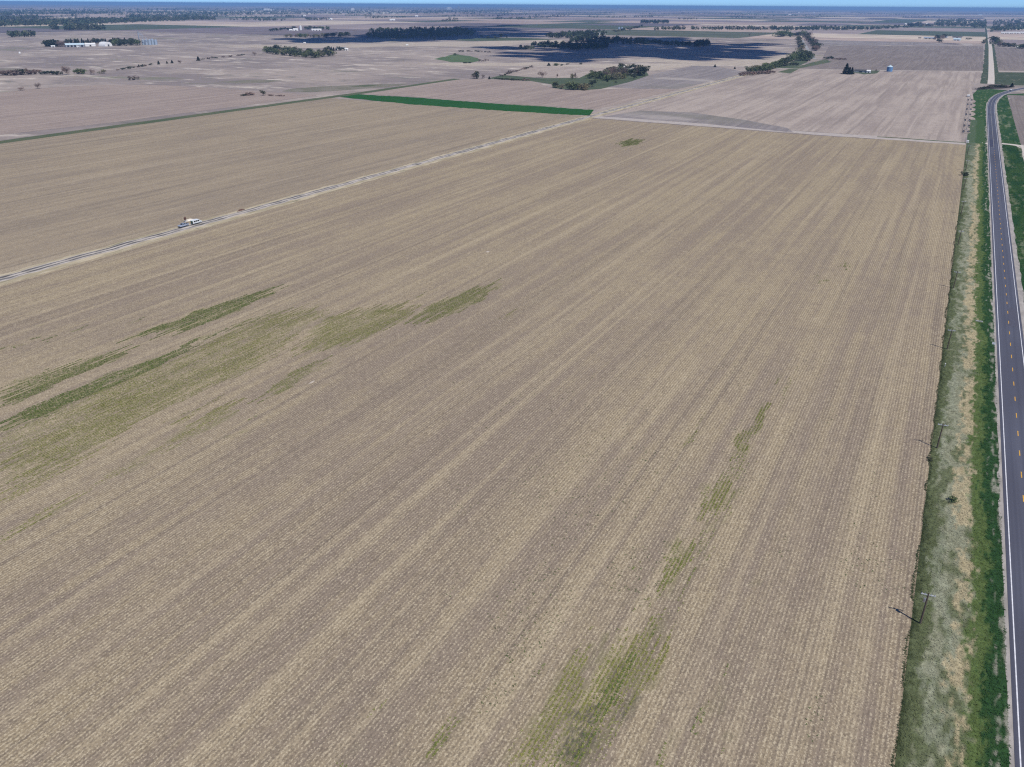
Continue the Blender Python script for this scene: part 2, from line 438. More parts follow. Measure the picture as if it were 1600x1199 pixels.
DARK = [T2([(165,1215),(215,1060),(290,1010),(255,1215)]), T2([(335,1095),(375,1015),(400,1040),(390,1085)]), T2([(290,1010),(330,930),(385,900),(350,990),(310,1020)]), T1([(0,275),(50,290),(75,330),(40,345),(0,330)])]

def weed_mask(u, v):
    w = np.zeros(u.shape)
    for p, d, l in WEEDS: w = np.maximum(w, inpoly(u + (vnoise(u/3, v/9, 2)-.5)*3, v + (vnoise(u/2, v/20, 3)-.5)*9, p)*d)
    return w
def dark_mask(u, v):
    w = np.zeros(u.shape)
    for p in DARK[:3]: w = np.maximum(w, inpoly(u + (vnoise(u/2, v/4, 12)-.5)*4, v + (vnoise(u/2, v/5, 13)-.5)*8, p)*1.0)
    return w

V_END = 812.0
field_main = grid_sheet('stubble_field', -335.5, 12.0, -160, V_END, 1.6, 2.0, 0.0,
    field_mat('stubble', (0.266, 0.212, 0.160), (0.334, 0.268, 0.175), (0.67, 0.575, 0.40), 1.0, weed=True, streak=(.075, .0028)),
    attrs={'weed': weed_mask, 'dark': dark_mask})
grid_sheet('stubble_field', -690, -346.5, -160, 822, 20, 20, 0.0,
    field_mat('stubble_tan', (0.268, 0.218, 0.165), (0.330, 0.264, 0.182), (0.58, 0.51, 0.39), 50.0, fleck=.4, bias=.05, streak=(.05, .0035)))
m_pink = field_mat('tilled_pink', (0.295, 0.236, 0.208), (0.375, 0.302, 0.256), (0.54, 0.47, 0.41), 90.0, fleck=.25, bias=.02, streak=(.045, .003))
m_grey = field_mat('tilled_grey', (0.235, 0.208, 0.205), (0.31, 0.275, 0.262), (0.46, 0.42, 0.38), 130.0, fleck=.2, eroded=.5)
m_pale = field_mat('stubble_pale', (0.325, 0.27, 0.238), (0.445, 0.375, 0.32), (0.58, 0.51, 0.44), 170.0, fleck=.3, streak=(.03, .0025))
m_cream = field_mat('stubble_cream', (0.42, 0.355, 0.295), (0.52, 0.45, 0.36), (0.6, 0.54, 0.45), 190.0, fleck=.3)
m_mauve = field_mat('tilled_mauve', (0.165, 0.14, 0.15), (0.21, 0.18, 0.185), (0.3, 0.28, 0.26), 210.0, fleck=.15)
m_brown = field_mat('tilled_brown', (0.205, 0.172, 0.158), (0.265, 0.225, 0.205), (0.42, 0.38, 0.33), 230.0, fleck=.2)

def grass_mat(name, a, b_, c, sc=(.25, .12, 0)):
    b = NB(name, .9, .08)
    col = b.mix(b.ramp(b.noise(sc, 4.0, .65, 3), .35, .65), a, b_)
    col = b.mix(b.ramp(b.noise((sc[0]*2, sc[1], 0), 3.0, .6, 33), .55, .72, 0, .8), col, c)
    f = b.noise((4, 3, 0), 3.0, .7, 5); b.bump(f, .5, .1)
    return b.done(b.mix(b.ramp(f, .3, .6, .45, 0), col, tuple(x*.55 for x in a)))
m_wheat = grass_mat('wheat', (0.020, 0.088, 0.016), (0.026, 0.105, 0.02), (0.015, 0.072, 0.014), (.12, .02, 0))
m_strip = grass_mat('grass_strip', (0.085, 0.115, 0.062), (0.13, 0.14, 0.08), (0.2, 0.18, 0.12), (.15, .02, 0))
m_pasture = grass_mat('pasture', (0.075, 0.10, 0.058), (0.10, 0.125, 0.07), (0.17, 0.16, 0.115), (.03, .03, 0))
m_farverge = grass_mat('far_verge_grass', (0.06, 0.082, 0.048), (0.085, 0.105, 0.06), (0.19, 0.18, 0.13), (.06, .03, 0))
m_verge = grass_mat('verge_grass', (0.03, 0.075, 0.022), (0.055, 0.11, 0.03), (0.24, 0.25, 0.14), (.12, .06, 0))
m_scrub = grass_mat('dry_scrub', (0.05, 0.044, 0.036), (0.035, 0.032, 0.028), (0.09, 0.08, 0.06), (.08, .06, 0))
m_dirt = plain('dirt', (0.40, 0.35, 0.31), .95, .15, .3)
def gravel_mat(name, c, var):
    b = NB(name, .95, .1)
    n1 = b.noise((.35, .12, 0), 4.0, .6); n2 = b.noise((7, 7, 0), 2.0, .7, 4)
    col = b.mix(b.ramp(n1, .3, .7), tuple(x*(1-var) for x in c), tuple(x*(1+var) for x in c))
    col = b.mix(b.ramp(n2, .5, .7, 0, .5), col, tuple(x*.6 for x in c)); b.bump(n2, .4, .03)
    return b.done(col)
m_gravel = gravel_mat('gravel', (0.58, 0.52, 0.46), .12)
m_shoulder = gravel_mat('shoulder_gravel', (0.37, 0.34, 0.31), .2)
m_trackgrey = gravel_mat('track_gravel', (0.45, 0.405, 0.36), .3)
m_rut = gravel_mat('track_rut', (0.145, 0.138, 0.13), .45)

# far fields with outlines from the photograph
sheets = [
 ('winter_wheat', [(521,150.5),(548,147),(640,152),(760,161),(928,172),(921,181),(800,174.5),(640,163),(560,155)], .012, m_wheat),
 ('tilled_field', [(0,211),(180,191),(420,160),(500,148.5),(470,147),(400,143),(330,137),(240,133),(150,133),(60,138),(0,145)], .010, m_pink),
 ('tilled_field', [(556,146),(600,140),(690,125),(760,124),(830,127),(862,137),(905,141),(960,139),(1060,140),(932,171),(760,160),(640,151)], .011, m_pink),
 ('tilled_field', [(950,136),(985,127),(1010,118),(1040,112),(1085,103),(1120,104),(1160,112),(1152,118),(1060,139),(1000,139)], .012, m_grey),
 ('tilled_field', [(784,117),(830,105),(860,102),(905,104),(960,106),(905,122),(845,122)], .012, m_pale),
 ('tilled_field', [(830,104),(905,101),(1080,99),(1200,100),(1190,104),(1080,103),(1020,111),(960,107),(905,105)], .016, m_cream),
 ('tilled_field', [(960,96),(1010,92),(1100,97),(1180,93),(1236,85),(1222,92),(1215,98),(1150,104),(1080,99)], .02, m_cream),
 ('tilled_field', [(1162,112),(1215,95),(1240,84),(1250,84),(1240,96),(1205,108)], .03, m_cream),
 ('far_stubble_field', [(1214,107.5),(1320,110),(1532,112.5),(1532,132),(1480,116),(1300,114),(1205,117)], .02, m_pale),
 ('tilled_field', [(1285,92),(1295,72),(1536,72.5),(1536,111),(1320,109),(1222,106.5),(1285,97)], .02, m_brown),
 ('tilled_field', [(1276,71),(1272,62),(1420,64.5),(1500,71.5)], .03, m_grey),
 ('tilled_field', [(1268,57.5),(1262,54),(1400,55),(1445,59),(1480,64),(1500,70.5),(1420,64),(1272,61.8)], .04, m_mauve),
 ('tilled_field', [(1262,53.6),(1262,47.5),(1330,48),(1400,46),(1440,43),(1460,45),(1536,55),(1536,71),(1505,70),(1480,63.5),(1446,58),(1400,54.7)], .05, m_pale),
 ('tilled_field', [(1553,74),(1600,76),(1640,77),(1640,110),(1600,111),(1554,110)], .03, m_brown),
 ('tilled_field', [(820,67),(770,65.5),(700,65),(640,67.5),(560,69.5),(470,68.5),(420,70),(330,72),(420,75.5),(540,75),(620,72.5),(700,73),(760,74.5),(800,71)], .04, m_cream),
 ('tilled_field', [(640,101),(700,98.5),(770,99),(860,97),(900,99),(870,102),(800,103.5),(735,103)], .02, m_cream),
 ('tilled_field', [(735,65.8),(800,63.2),(880,62.5),(884,65.5),(905,68.5),(880,69),(830,67.5)], .05, m_cream),
]
for n, pts, z, m in sheets:
    if n == 'winter_wheat':
        q = []
        for a_, b_ in zip(pts, pts[1:]+pts[:1]):
            k_ = max(1, int(math.hypot(a_[0]-b_[0], a_[1]-b_[1])/4))
            q += [(a_[0]+(b_[0]-a_[0])*i_/k_, a_[1]+(b_[1]-a_[1])*i_/k_+random.uniform(-.35, .35)) for i_ in range(k_)]
        pts = q
    poly_sheet(n, pts, z, m)
poly_sheet('tilled_field', [(-330, 822), (10, 822), (14, 1250), (8, 1500), (12, 1770), (-180, 1690), (-330, 1600), (-330, 1480)], .01, m_pale, px=False)
poly_sheet('pivot_margin', [G(*p) for p in [(940,183),(1000,173),(1080,176),(1160,187),(1230,200),(1240,207.5),(1100,193.5),(960,183.5)]], .016, m_grey, px=False)
poly_sheet('tilled_field', [(53.2, 838), (53.3, 1080), (54.5, 1250), (60, 1316), (92, 1332), (330, 1400), (330, 838)], .012, m_brown, px=False)
# grass and pasture
poly_sheet('pasture', [(762,123),(784,117.5),(845,122.5),(905,122),(925,113),(1005,106),(1014,118),(985,128),(940,139),(910,141.5),(864,138),(862,132),(830,127)], .016, m_pasture)
poly_sheet('pasture', [(678,92.5),(690,89.5),(696,88.8),(703,86.2),(712,85),(722,86.6),(734,87.8),(746,91),(752,94.5),(744,96.5),(733,98.6),(718,97.4),(706,97.6),(694,95)], .03, grass_mat('wet_pasture', (0.09, 0.14, 0.06), (0.13, 0.18, 0.085), (0.06, 0.09, 0.045), (.02, .03, 0)))
poly_sheet('pasture', [(700,63),(760,59),(810,59),(870,62),(820,63.5),(740,64.5)], .06, m_pasture)
m_thin = grass_mat('thin_grass', (0.19, 0.18, 0.135), (0.25, 0.225, 0.18), (0.115, 0.125, 0.075), (.03, .03, 0))
poly_sheet('grass_patch', [(455,139),(500,135.5),(560,133),(640,131),(625,134),(585,137.5),(530,142),(480,144.5),(440,143)], .008, m_thin)
poly_sheet('grass_patch', [(340,128),(400,124.5),(440,126),(420,129),(370,131)], .008, m_thin)
poly_sheet('grass_patch', [(545,135.5),(575,132.5),(600,132.5),(570,136)], .012, m_strip)
poly_sheet('grass_patch', [(1552,113),(1640,114),(1640,133),(1570,133),(1553,130)], .02, m_farverge)
poly_sheet('grass_patch', [(1214,113),(1240,106),(1268,98),(1290,93),(1300,97),(1250,107),(1235,115)], .03, m_strip)
poly_sheet('grass_patch', [(1200,106),(1215,95),(1245,82),(1262,90),(1262,97),(1240,107)], .028, m_pasture)
poly_sheet('grass_patch', [(1332,113.5),(1338,109.5),(1376,110),(1370,115),(1350,116.5)], .03, m_pasture)
poly_sheet('dirt_yard', [(1500,68),(1512,66.5),(1522,71),(1508,72)], .07, m_dirt)
poly_sheet('dirt_yard', [(1440,62),(1500,62),(1512,66),(1480,68),(1460,65)], .07, m_pasture)
poly_sheet('grass_strip', [(-706, -160), (-690, -160), (-690, 930), (-700, 1150), (-714, 1150), (-706, 900)], .014, m_strip, px=False)

# field track between the two stubble fields, with ruts and dry grass
TRK = [(-341, -160), (-341, 825), (-338, 1150), (-336, 1470), (-334, 1600)]
ribbon('track_verge', TRK, (-7.0, 7.2), .012, grass_mat('track_grass', (0.56, 0.48, 0.34), (0.36, 0.31, 0.2), (0.10, 0.11, 0.06), (.2, .05, 0)), jag=2.4, step=4)
ribbon('field_track', TRK, (-4.4, 2.4), .018, m_trackgrey, jag=2.2, step=4)
ribbon('track_rut', TRK, (-3.6, -2.3), .024, m_rut, jag=1.5, step=4)
ribbon('track_rut', TRK, (-.5, .7), .024, m_rut, jag=1.5, step=4)
# bare headland across the far end of the main field
HEAD = [(-334, 819), (-219, 815), (-120, 811), (-33, 813), (11, 815)]
ribbon('headland', HEAD, (-9, 8), .014, plain('headland_soil', (0.43, 0.38, 0.34), .95, .1, .2), jag=3, step=7)
ribbon('headland_track', [(-60, 818.5), (-33, 819), (11, 820)], (-2.0, 2.0), .02, m_strip, jag=1.5)
ribbon('headland_track', [(-334, 808), (-219, 804.5), (-120, 800.5), (-60, 803)], (-1.2, 1.2), .02, m_mauve, jag=1)
# cross road one mile out, gravel road, rail path
ribbon('farm_road', [G(820,104), G(1000,101), G(1120,102.5), G(1209,107), G(1315,109.4), G(1450,111), G(1545,112.2), G(1640,113)], (-3, 3), .035, m_gravel, step=20)
GRAVEL = [G(*p) for p in [(1548.3,131.5),(1549,122),(1549,110),(1548.7,100),(1547.5,74),(1545.6,62.5),(1544.4,50),(1542.5,43),(1546,30),(1545.6,25),(1548,19)]]
ribbon('road_verge', GRAVEL[:8], (-14, 11), .056, m_farverge, step=30, jag=3)
ribbon('gravel_road', GRAVEL, (-4.8, 4.8), .064, m_gravel, step=30)
ribbon('gravel_path', [G(*p) for p in [(1283,93),(1272,92),(1268,85),(1262,77),(1256,68),(1251,59),(1249,56)]], (-4, 4), .06, plain('path', (.33, .33, .32), .9), step=20, jag=2)

# highway
HW = [(32.55, -160), (32.55, 1090), (33.2, 1170), (36.0, 1240), (42, 1305), (52, 1362), (68, 1425), (92, 1490), (128, 1565), (190, 1670), (280, 1800)]
def smooth(pts, it=3):
    for _ in range(it):
        q = [pts[0]]
        for a, b in zip(pts[:-1], pts[1:]): q += [(a[0]*.75+b[0]*.25, a[1]*.75+b[1]*.25), (a[0]*.25+b[0]*.75, a[1]*.25+b[1]*.75)]
        pts = q + [pts[-1]]
    return pts
HW = [HW[0]] + smooth(HW[1:])
def asphalt():
    b = NB('asphalt', .8, .25)
    sep = b.n('ShaderNodeSeparateXYZ'); b.l(b.pos, sep.inputs[0])
    wl = b.noise((1.1, .006, 0), 2.0, .5, 7)
    col = b.mix(b.ramp(wl, .35, .65), (0.073, 0.078, 0.108), (0.098, 0.103, 0.136))
    pt = b.noise((.02, .012, 0), 2.0, .5, 2)
    col = b.mix(b.ramp(pt, .5, .6, 0, .45), col, (0.055, 0.055, 0.075))
    n = b.noise((9, 9, 0), 2.0, .7); b.bump(n, .25, .01)
    return b.done(b.mix(b.ramp(n, .4, .7, 0, .3), col, (0.15, 0.15, 0.17)))
ribbon('road_shoulder', HW, (-5.1, 6.3), .05, m_shoulder, step=5, jag=.9)
hwy = ribbon('highway', HW, (-4.15, 4.35), .09, asphalt(), step=8)
ribbon('edge_line', HW, (-3.47, -3.27), .098, M['white_paint'], hwy, step=8, kind=None)
ribbon('edge_line', HW, (3.42, 3.62), .098, M['white_paint'], hwy, step=8, kind=None)
dm = bpy.data.meshes.new('centre_dash')
dm.from_pydata([(-.12, -1.6, .098), (.12, -1.6, .098), (.12, 1.6, .098), (-.12, 1.6, .098)], [], [(0, 1, 2, 3)]); dm.materials.append(M['yellow_paint'])
for k in range(-6, 49):
    o = obj('centre_dash', dm, hwy); o.location = (32.62, 200.0 + 12.19*k, 0)
ribbon('centre_line', [(32.55, 800), *[p for p in HW if p[1] > 805]], (-.08, .12), .098, plain('worn_line', (.4, .38, .34), .7), hwy, step=8, kind=None)

ribbon('asphalt_patch', [(32.55, 806), (32.55, 852)], (-3.2, -.1), .094, plain('patch_asphalt', (.055, .056, .085), .8, .1), hwy, kind=None)
ribbon('asphalt_patch', [(32.55, 330), (32.55, 352)], (.2, 3.2), .094, plain('patch_asphalt_pale', (.085, .084, .11), .8, .1), hwy, kind=None)
# verges
TAN, GGREY, GRN, LUSH, DKG, EDGE = (0.43, 0.36, 0.22), (0.255, 0.26, 0.175), (0.105, 0.125, 0.06), (0.09, 0.13, 0.042), (0.026, 0.066, 0.022), (0.06, 0.075, 0.035)
def lerpc(c, d, t): return np.asarray(c)[None]*(1-t[:, None]) + np.asarray(d)[None]*t[:, None]
def sst(x, a, b): t = np.clip((x-a)/(b-a), 0, 1); return t*t*(3-2*t)
def verge_col(u, v):
    w = u + (vnoise(u*0, v/14, 21)-.5)*1.6 + (vnoise(u/1.5, v/4, 22)-.5)*1.7 + (vnoise(u/.5, v/1.1, 29)-.5)*2.2
    c = lerpc(EDGE, GRN, sst(w, 12.1, 12.9))
    c = c*(1-sst(w, 14.2, 15.8)[:, None]) + np.asarray(GGREY)*sst(w, 14.2, 15.8)[:, None]
    pt = sst(vnoise(u/1.3, v/3.0, 23)*.55+vnoise(u/4, v/18, 24)*.45, .42, .62)*sst(w, 12.6, 13.5)
    c = c*(1-.85*pt[:, None]) + np.asarray(GRN)*.85*pt[:, None]
    blu = sst(vnoise(u/2, v/6, 31)*.7+vnoise(u/.5, v/1.3, 34)*.3, .5, .7)*(w > 14)*(w < 19)
    c = c*(1-.5*blu[:, None]) + np.array((.29, .305, .22))*.5*blu[:, None]
    tn = sst(w, 17.9, 18.8)*(1-sst(w, 21.0, 22.2))*sst(vnoise(u/1.2, v/3.5, 25)*.5+vnoise(u/3, v/11, 26)*.3+vnoise(u/.4, v/.9, 33)*.25+.10*(v > 190), .46, .66)*.85
    c = c*(1-tn[:, None]) + np.asarray(TAN)*tn[:, None]
    l = sst(w, 20.6, 22.0)*(1-tn); c = c*(1-l[:, None]) + np.asarray(LUSH)*l[:, None]
    dd = sst(w, 23.6, 24.9); c = c*(1-dd[:, None]) + np.asarray(DKG)*dd[:, None]
    pb = sst(vnoise(u/.5, v/7, 27)*.5+vnoise(u/.8, v/2, 28)*.5, .52, .66)*sst(w, 25.8, 26.8)
    c = c*(1-.8*pb[:, None]) + np.array((.30, .29, .235))*.8*pb[:, None]
    far = sst(v, 817, 822)*(u < 26); c = c*(1-far[:, None]) + np.array((.055, .10, .035))*far[:, None]
    cut = sst(v, 700, 810)*(w < 19); c = c*(1-.7*cut[:, None]) + np.array((.095, .13, .075))*.7*cut[:, None]
    return c
def verge_z(u, v): return .10*np.clip((u-12)/1.5, 0, 1) - .0*u + .12*sst(u, 12, 14)*(vnoise(u/2, v/5, 40)) - .1*sst(u, 25.5, 27.6)
m_vcol = vcol_mat('verge_cover', .3, (.9, .55, 0), .92, (5, 3.5, 0))
grid_sheet('verge', 12.0, 27.9, -60, 1000, .35, .9, .002, m_vcol, verge_col, zf=lambda u, v: verge_z(u, v)*(u > 12.05)*(u < 27.7))
def verge_r(u, v):
    c = lerpc((.04, .085, .025), (.022, .065, .02), sst(vnoise(u/5, v/16, 41), .3, .7))
    p = sst(vnoise(u/1.6, v/7, 42)*.35+vnoise(u/.7, v/2.5, 45)*.25+vnoise(u/4, v/30, 43)*.4, .56, .74)*.55
    c = c*(1-p[:, None]) + np.array((.24, .25, .16))*p[:, None]
    e = sst(u+vnoise(u*0, v/6, 44)*1.2, 41.4, 39.6)*.0
    return c
grid_sheet('verge', 38.3, 53.5, -60, 1320, .7, 1.8, .004, m_vcol, verge_r)
grid_sheet('verge', 53.5, 120, -60, 822, 2, 4, .004, m_vcol, verge_r)
poly_sheet('verge', [(13.5, 1000), (27.9, 1000), (28.6, 1180), (32, 1255), (42, 1330), (60, 1400), (20, 1420), (12, 1300)], .006, m_verge, px=False)
poly_sheet('verge', [(42, 1320), (120, 1420), (160, 1500), (300, 1690), (330, 1400), (92, 1331)], .005, m_verge, px=False)
# tilled scallops where the irrigator wheels turn
for k in range(7):
    v = 905 + 50*k
    poly_sheet('tilled_scallop', [(9, v-24), (15.5, v-17), (18.0-.2*k, v-2), (17.6-.2*k, v+12), (14, v+23), (9, v+24)], .12, m_pale, px=False)
poly_sheet('gravel_lane', [(38.5, 826), (39, 834), (46, 832.5), (52, 829.5), (66, 824), (130, 818), (130, 806), (66, 808), (57.5, 800), (56, 760), (57, 640), (52.5, 700), (52, 770), (53, 806), (49, 822), (44, 826)], .03, m_gravel, px=False)
poly_sheet('gravel_lane', [(22, 822.5), (28, 818), (28, 829), (22, 825.5)], .13, m_gravel, px=False)

# ------------------------------------------------------------------ far patchwork of fields, sections of one mile
def near_zone(u, v): return inpoly(np.array([u]), np.array([v]), [(900, -500), (900, 2000), (700, 2450), (60, 3400), (-300, 3500), (-900, 3000), (-1900, 2600), (-3000, 2300), (-4200, 1200), (-4200, -500)])[0]
VV, FF, CC = [], [], []
pal = [(0.40, 0.31, 0.26), (0.27, 0.222, 0.215), (0.50, 0.40, 0.33), (0.20, 0.165, 0.17), (0.45, 0.355, 0.295), (0.56, 0.47, 0.37), (0.16, 0.14, 0.15), (0.11, 0.125, 0.085), (0.33, 0.27, 0.25), (.09, .11, .07)]
def put(u0, u1, v0, v1):
    c = pal[rng.integers(len(pal))]; n = len(VV)
    g = rng.uniform(3, 9)
    VV.extend([(u0+g, v0+g, .1), (u1-g, v0+g, .1), (u1-g, v1-g, .1), (u0+g, v1-g, .1)]); FF.append((n, n+1, n+2, n+3)); CC.extend([c]*4)
S = 805.0
for i in range(-26, 6):
    for j in range(0, 30):
        u0, v0 = i*S + 40, j*S + 10
        if near_zone(u0+S/2, v0+S/2): continue
        if rng.random() < .35: put(u0, u0+S, v0, v0+S)
        elif rng.random() < .5:
            k = rng.uniform(.3, .7); put(u0, u0+S*k, v0, v0+S); put(u0+S*k, u0+S, v0, v0+S)
        else:
            k = rng.uniform(.3, .7); put(u0, u0+S, v0, v0+S*k); put(u0, u0+S, v0+S*k, v0+S)
tag(obj('farmland', mesh_np('farmland', np.array(VV), np.array(FF), vcol_mat('far_fields', .18, (.004, .006, 0), .95, (.015, .02, 0)), np.array(CC))), kind='structure')

# ------------------------------------------------------------------ plants: leaf clouds
def leaf_quads(C, S_, r, flat=0.0):
    n = len(C)
    a = r.normal(size=(n, 3)); a[:, 2] *= (1-flat); a /= np.linalg.norm(a, axis=1)[:, None]
    b = np.cross(a, r.normal(size=(n, 3))); b /= np.linalg.norm(b, axis=1)[:, None]
    s = np.asarray(S_)[:, None]
    Vx = np.stack([C - a*s - b*s*.7, C + a*s - b*s*.7, C + a*s + b*s*.7, C - a*s + b*s*.7], 1).reshape(-1, 3)
    return Vx, np.arange(4*n).reshape(-1, 4)

def crown_pts(r, n, lobes, zc=.56, rx=.44, rz=.44):
    L = np.stack([r.normal(0, rx*.45, lobes), r.normal(0, rx*.45, lobes), zc + r.normal(0, rz*.42, lobes)], 1)
    R = r.uniform(.14, .26, lobes)
    k = r.integers(0, lobes, n)
    d = r.normal(size=(n, 3)); d /= np.linalg.norm(d, axis=1)[:, None]
    p = L[k] + d*(R[k]*r.uniform(.45, 1.05, n)**.6)[:, None]
    p[:, 2] = np.clip(p[:, 2], .06, 1.02)
    return p

CROWN, TRUNK = {}, {}
for kind, mat in (('green', 'leaf_green'), ('olive', 'leaf_olive'), ('dark', 'leaf_dark')):
    for i in range(3):
        r = np.random.default_rng(100+i*7+len(kind))
        p = crown_pts(r, 420, 13); Vx, Fx = leaf_quads(p, r.uniform(.028, .055, len(p)), r)
        CROWN[kind, i] = mesh_np('crown', Vx, Fx, M[mat])
for i in range(3):   # bare spring crown: sparse fine twigs
    r = np.random.default_rng(300+i)
    p = crown_pts(r, 520, 15); d = p - np.array([0, 0, .3]); d /= np.linalg.norm(d, axis=1)[:, None]
    d += r.normal(0, .35, d.shape); ln = r.uniform(.05, .11, len(p))[:, None]; sd = np.cross(d, r.normal(size=d.shape)); sd /= np.linalg.norm(sd, axis=1)[:, None]
    w = .009
    Vx = np.stack([p-d*ln-sd*w, p+d*ln-sd*w*.3, p+d*ln+sd*w*.3, p-d*ln+sd*w], 1).reshape(-1, 3)
    CROWN['brown', i] = mesh_np('crown', Vx, np.arange(len(Vx)).reshape(-1, 4), M['twig'])
    # low shrub
    p = crown_pts(r, 260, 9, .5, .75, .3); p[:, 2] = np.clip(p[:, 2], .03, 1.0)
    Vx, Fx = leaf_quads(p, r.uniform(.04, .085, len(p)), r)
    CROWN['shrub', i] = mesh_np('crown', Vx, Fx, M['leaf_dark']); CROWN['brush', i] = mesh_np('crown', Vx, Fx, M['twig'])
    # conifer
    z = r.uniform(.06, 1.0, 420)**1.15; rad = (1.03-z)*.27*r.uniform(.35, 1.05, 420); a = r.uniform(0, 6.283, 420)
    p = np.stack([rad*np.cos(a), rad*np.sin(a), z-.25*rad], 1)
    Vx, Fx = leaf_quads(p, r.uniform(.03, .055, 420), r, .6)
    CROWN['conifer', i] = mesh_np('crown', Vx, Fx, M['needle'])
    mb = MB().tube((0, 0, 0), (0.01, 0, .42), .026, .016)
    for k in range(6):
        an = k*1.05+i; mb.tube((0.005, 0, .26+.03*k), (.2*math.cos(an), .2*math.sin(an), .5+.06*k), .011, .003, 4)
    TRUNK[i] = mb.mesh('trunk', M['bark'])
stem = MB().tube((0, 0, 0), (0, 0, .5), .03, .015).tube((0, 0, .1), (.12, .05, .45), .015, .006, 4).tube((0, 0, .1), (-.1, .08, .45), .015, .006, 4).mesh('trunk', M['bark'])
ctrunk = MB().tube((0, 0, 0), (0, 0, .95), .022, .004).mesh('trunk', M['bark'])

def tree(x, y, hpx, kind, label, group, name=None, wide=1.0, uv=None, h=None):
    g = uv or G(x, y)
    h = h or hpx*mpp(x, y)
    nm = name or {'conifer': 'conifer_tree', 'shrub': 'shrub', 'brush': 'shrub', 'brown': 'bare_tree'}.get(kind, 'broadleaf_tree')
    w = h*wide*random.uniform(.85, 1.2)*1.4
    o = empty(nm, (g[0], g[1], 0.0), random.uniform(0, 6.28), (w, w, h))
    tag(o, label, 'shrub' if kind in ('shrub', 'brush') else 'tree', group)
    i = random.randrange(3)
    obj('trunk', ctrunk if kind == 'conifer' else stem if kind in ('shrub', 'brush') else TRUNK[i], o)
    obj('crown', CROWN[kind, i], o)
    return o

def row(pts, n, hpx, kinds, label, group, jx=1.0, jy=.5, wide=1.0):
    """n trees spread along a pixel polyline"""
    P = np.array(pts, float); L = np.r_[0, np.cumsum(np.hypot(*np.diff(P, axis=0).T))]
    for k in range(n):
        t = (k+.5+random.uniform(-.35, .35))/n*L[-1]
        x, y = np.interp(t, L, P[:, 0]), np.interp(t, L, P[:, 1])
        tree(x+random.uniform(-jx, jx), y+random.uniform(-jy, jy), hpx*random.uniform(.7, 1.2), random.choice(kinds), label, group, wide=wide)

# --- irrigated-farm windbreak, top left
row([(71,73),(80,73),(90,73)], 12, 8.5, ['dark','conifer'], 'dark tree in the block at the left end of the bin farm windbreak', 'trees left of the bin farm', jy=.3)
row([(92,73),(103,73)], 7, 7.5, ['brown'], 'bare reddish tree beside the long pale roofed shed of the bin farm', 'bare trees at the bin farm', jy=.4)
row([(100,69.5),(140,68),(175,67.5),(206,67)], 34, 6.2, ['dark','conifer'], 'dark tree in the windbreak row behind the white bin farm sheds', 'windbreak behind the bin farm sheds', jy=.4)
row([(173,71),(190,71.5),(216,70.5)], 18, 8.0, ['green','dark'], 'green tree in the row between the hoop barn and the grain bins', 'trees beside the grain bins', jy=.8)
# --- hedgerow on the left
row([(0,118),(30,117),(58,115.5)], 20, 7, ['brown','brush','dark'], 'brushy tree in the thick hedge at the left picture edge', 'thick hedge trees at left edge', jy=.6, wide=1.2)
row([(68,116),(95,117.5)], 7, 5, ['dark','shrub'], 'dark bush in the hedge left of the big bare hedge tree', 'dark hedge bushes', jy=.5, wide=1.2)
tree(105, 117, 11.5, 'brown', 'big round bare tree standing in the left hedgerow', None, wide=1.1)
row([(118,116),(133,116)], 4, 7, ['green','olive'], 'grey green bush just right of the big bare hedge tree', 'green hedge bushes', jy=.4, wide=1.3)
tree(143, 117, 8.5, 'brown', 'thin bare tree in the hedgerow right of the green bushes', None, wide=.8)
tree(161, 115, 5.5, 'olive', 'small pale round bush on the hedgerow before it climbs', None, wide=1.3)
row([(183,110.5),(210,106),(235,102)], 11, 3.0, ['shrub','brush'], 'low dark bush on the thin hedgerow climbing to the right', 'low bushes along the thin hedgerow', jy=.3, wide=1.5)
for x, y, h in ((217,105,3.6),(223,104,3.2),(248,101,5.5),(261,99.5,3.5),(269,99,4.5),(310,95,6)):
    tree(x, y, h, 'conifer', 'small dark cedar on the thin hedgerow', 'cedars on the thin hedgerow', wide=1.5)
tree(281.5, 99, 4.2, 'brown', 'pale bare bush between the cedars of the thin hedgerow', None, wide=1.5)
row([(312,95),(322,93),(345,90.5),(385,87)], 9, 2.6, ['shrub','brush'], 'tiny bush at the right end of the thin hedgerow', 'tiny bushes at the right end of hedgerow', jy=.2, wide=1.5)
tree(398, 87, 6, 'brown', 'round bare tree left of the long green windbreak', None)
tree(59.5, 139, 9, 'brown', 'taller lone bare tree in the left brown field', None, wide=.8)
tree(33, 142, 5.5, 'brown', 'smaller lone bare tree in the left brown field', None)
tree(211, 125, 7, 'brush', 'brown thicket clump on the pale rolling land', None, wide=1.2)
row([(380,150),(395,149)], 5, 4.5, ['brush','shrub'], 'brown bush beside the left brown field corner', 'brown bushes at the field corner', jy=.4, wide=1.3)
tree(411, 149.5, 7.5, 'dark', 'dark round bush at the corner of left brown field', None, wide=1.1)
row([(420,150),(446,150.5)], 6, 2.5, ['brush'], 'tiny brown bush in the line right of the dark corner bush', 'tiny bushes in a line', jy=.3, wide=1.4)
# --- green windbreak
row([(416,83.5),(440,86),(470,88.5),(492,90.5),(505,88.5),(522,86.5)], 34, 9.0, ['green','green','olive','dark'], 'leafy tree in the long green windbreak left of centre', 'trees of the long green windbreak', jy=1.0)
row([(418,81.5),(450,83),(480,85),(500,84)], 12, 9, ['dark','green'], 'leafy tree in the back row of the long green windbreak', 'back row of the long green windbreak', jy=.5)
row([(507,79.5),(522,79.5),(536,79)], 9, 6, ['dark','conifer'], 'dark evergreen sheltering the small grey roofed house', 'evergreens at the grey roofed house', jy=.5)
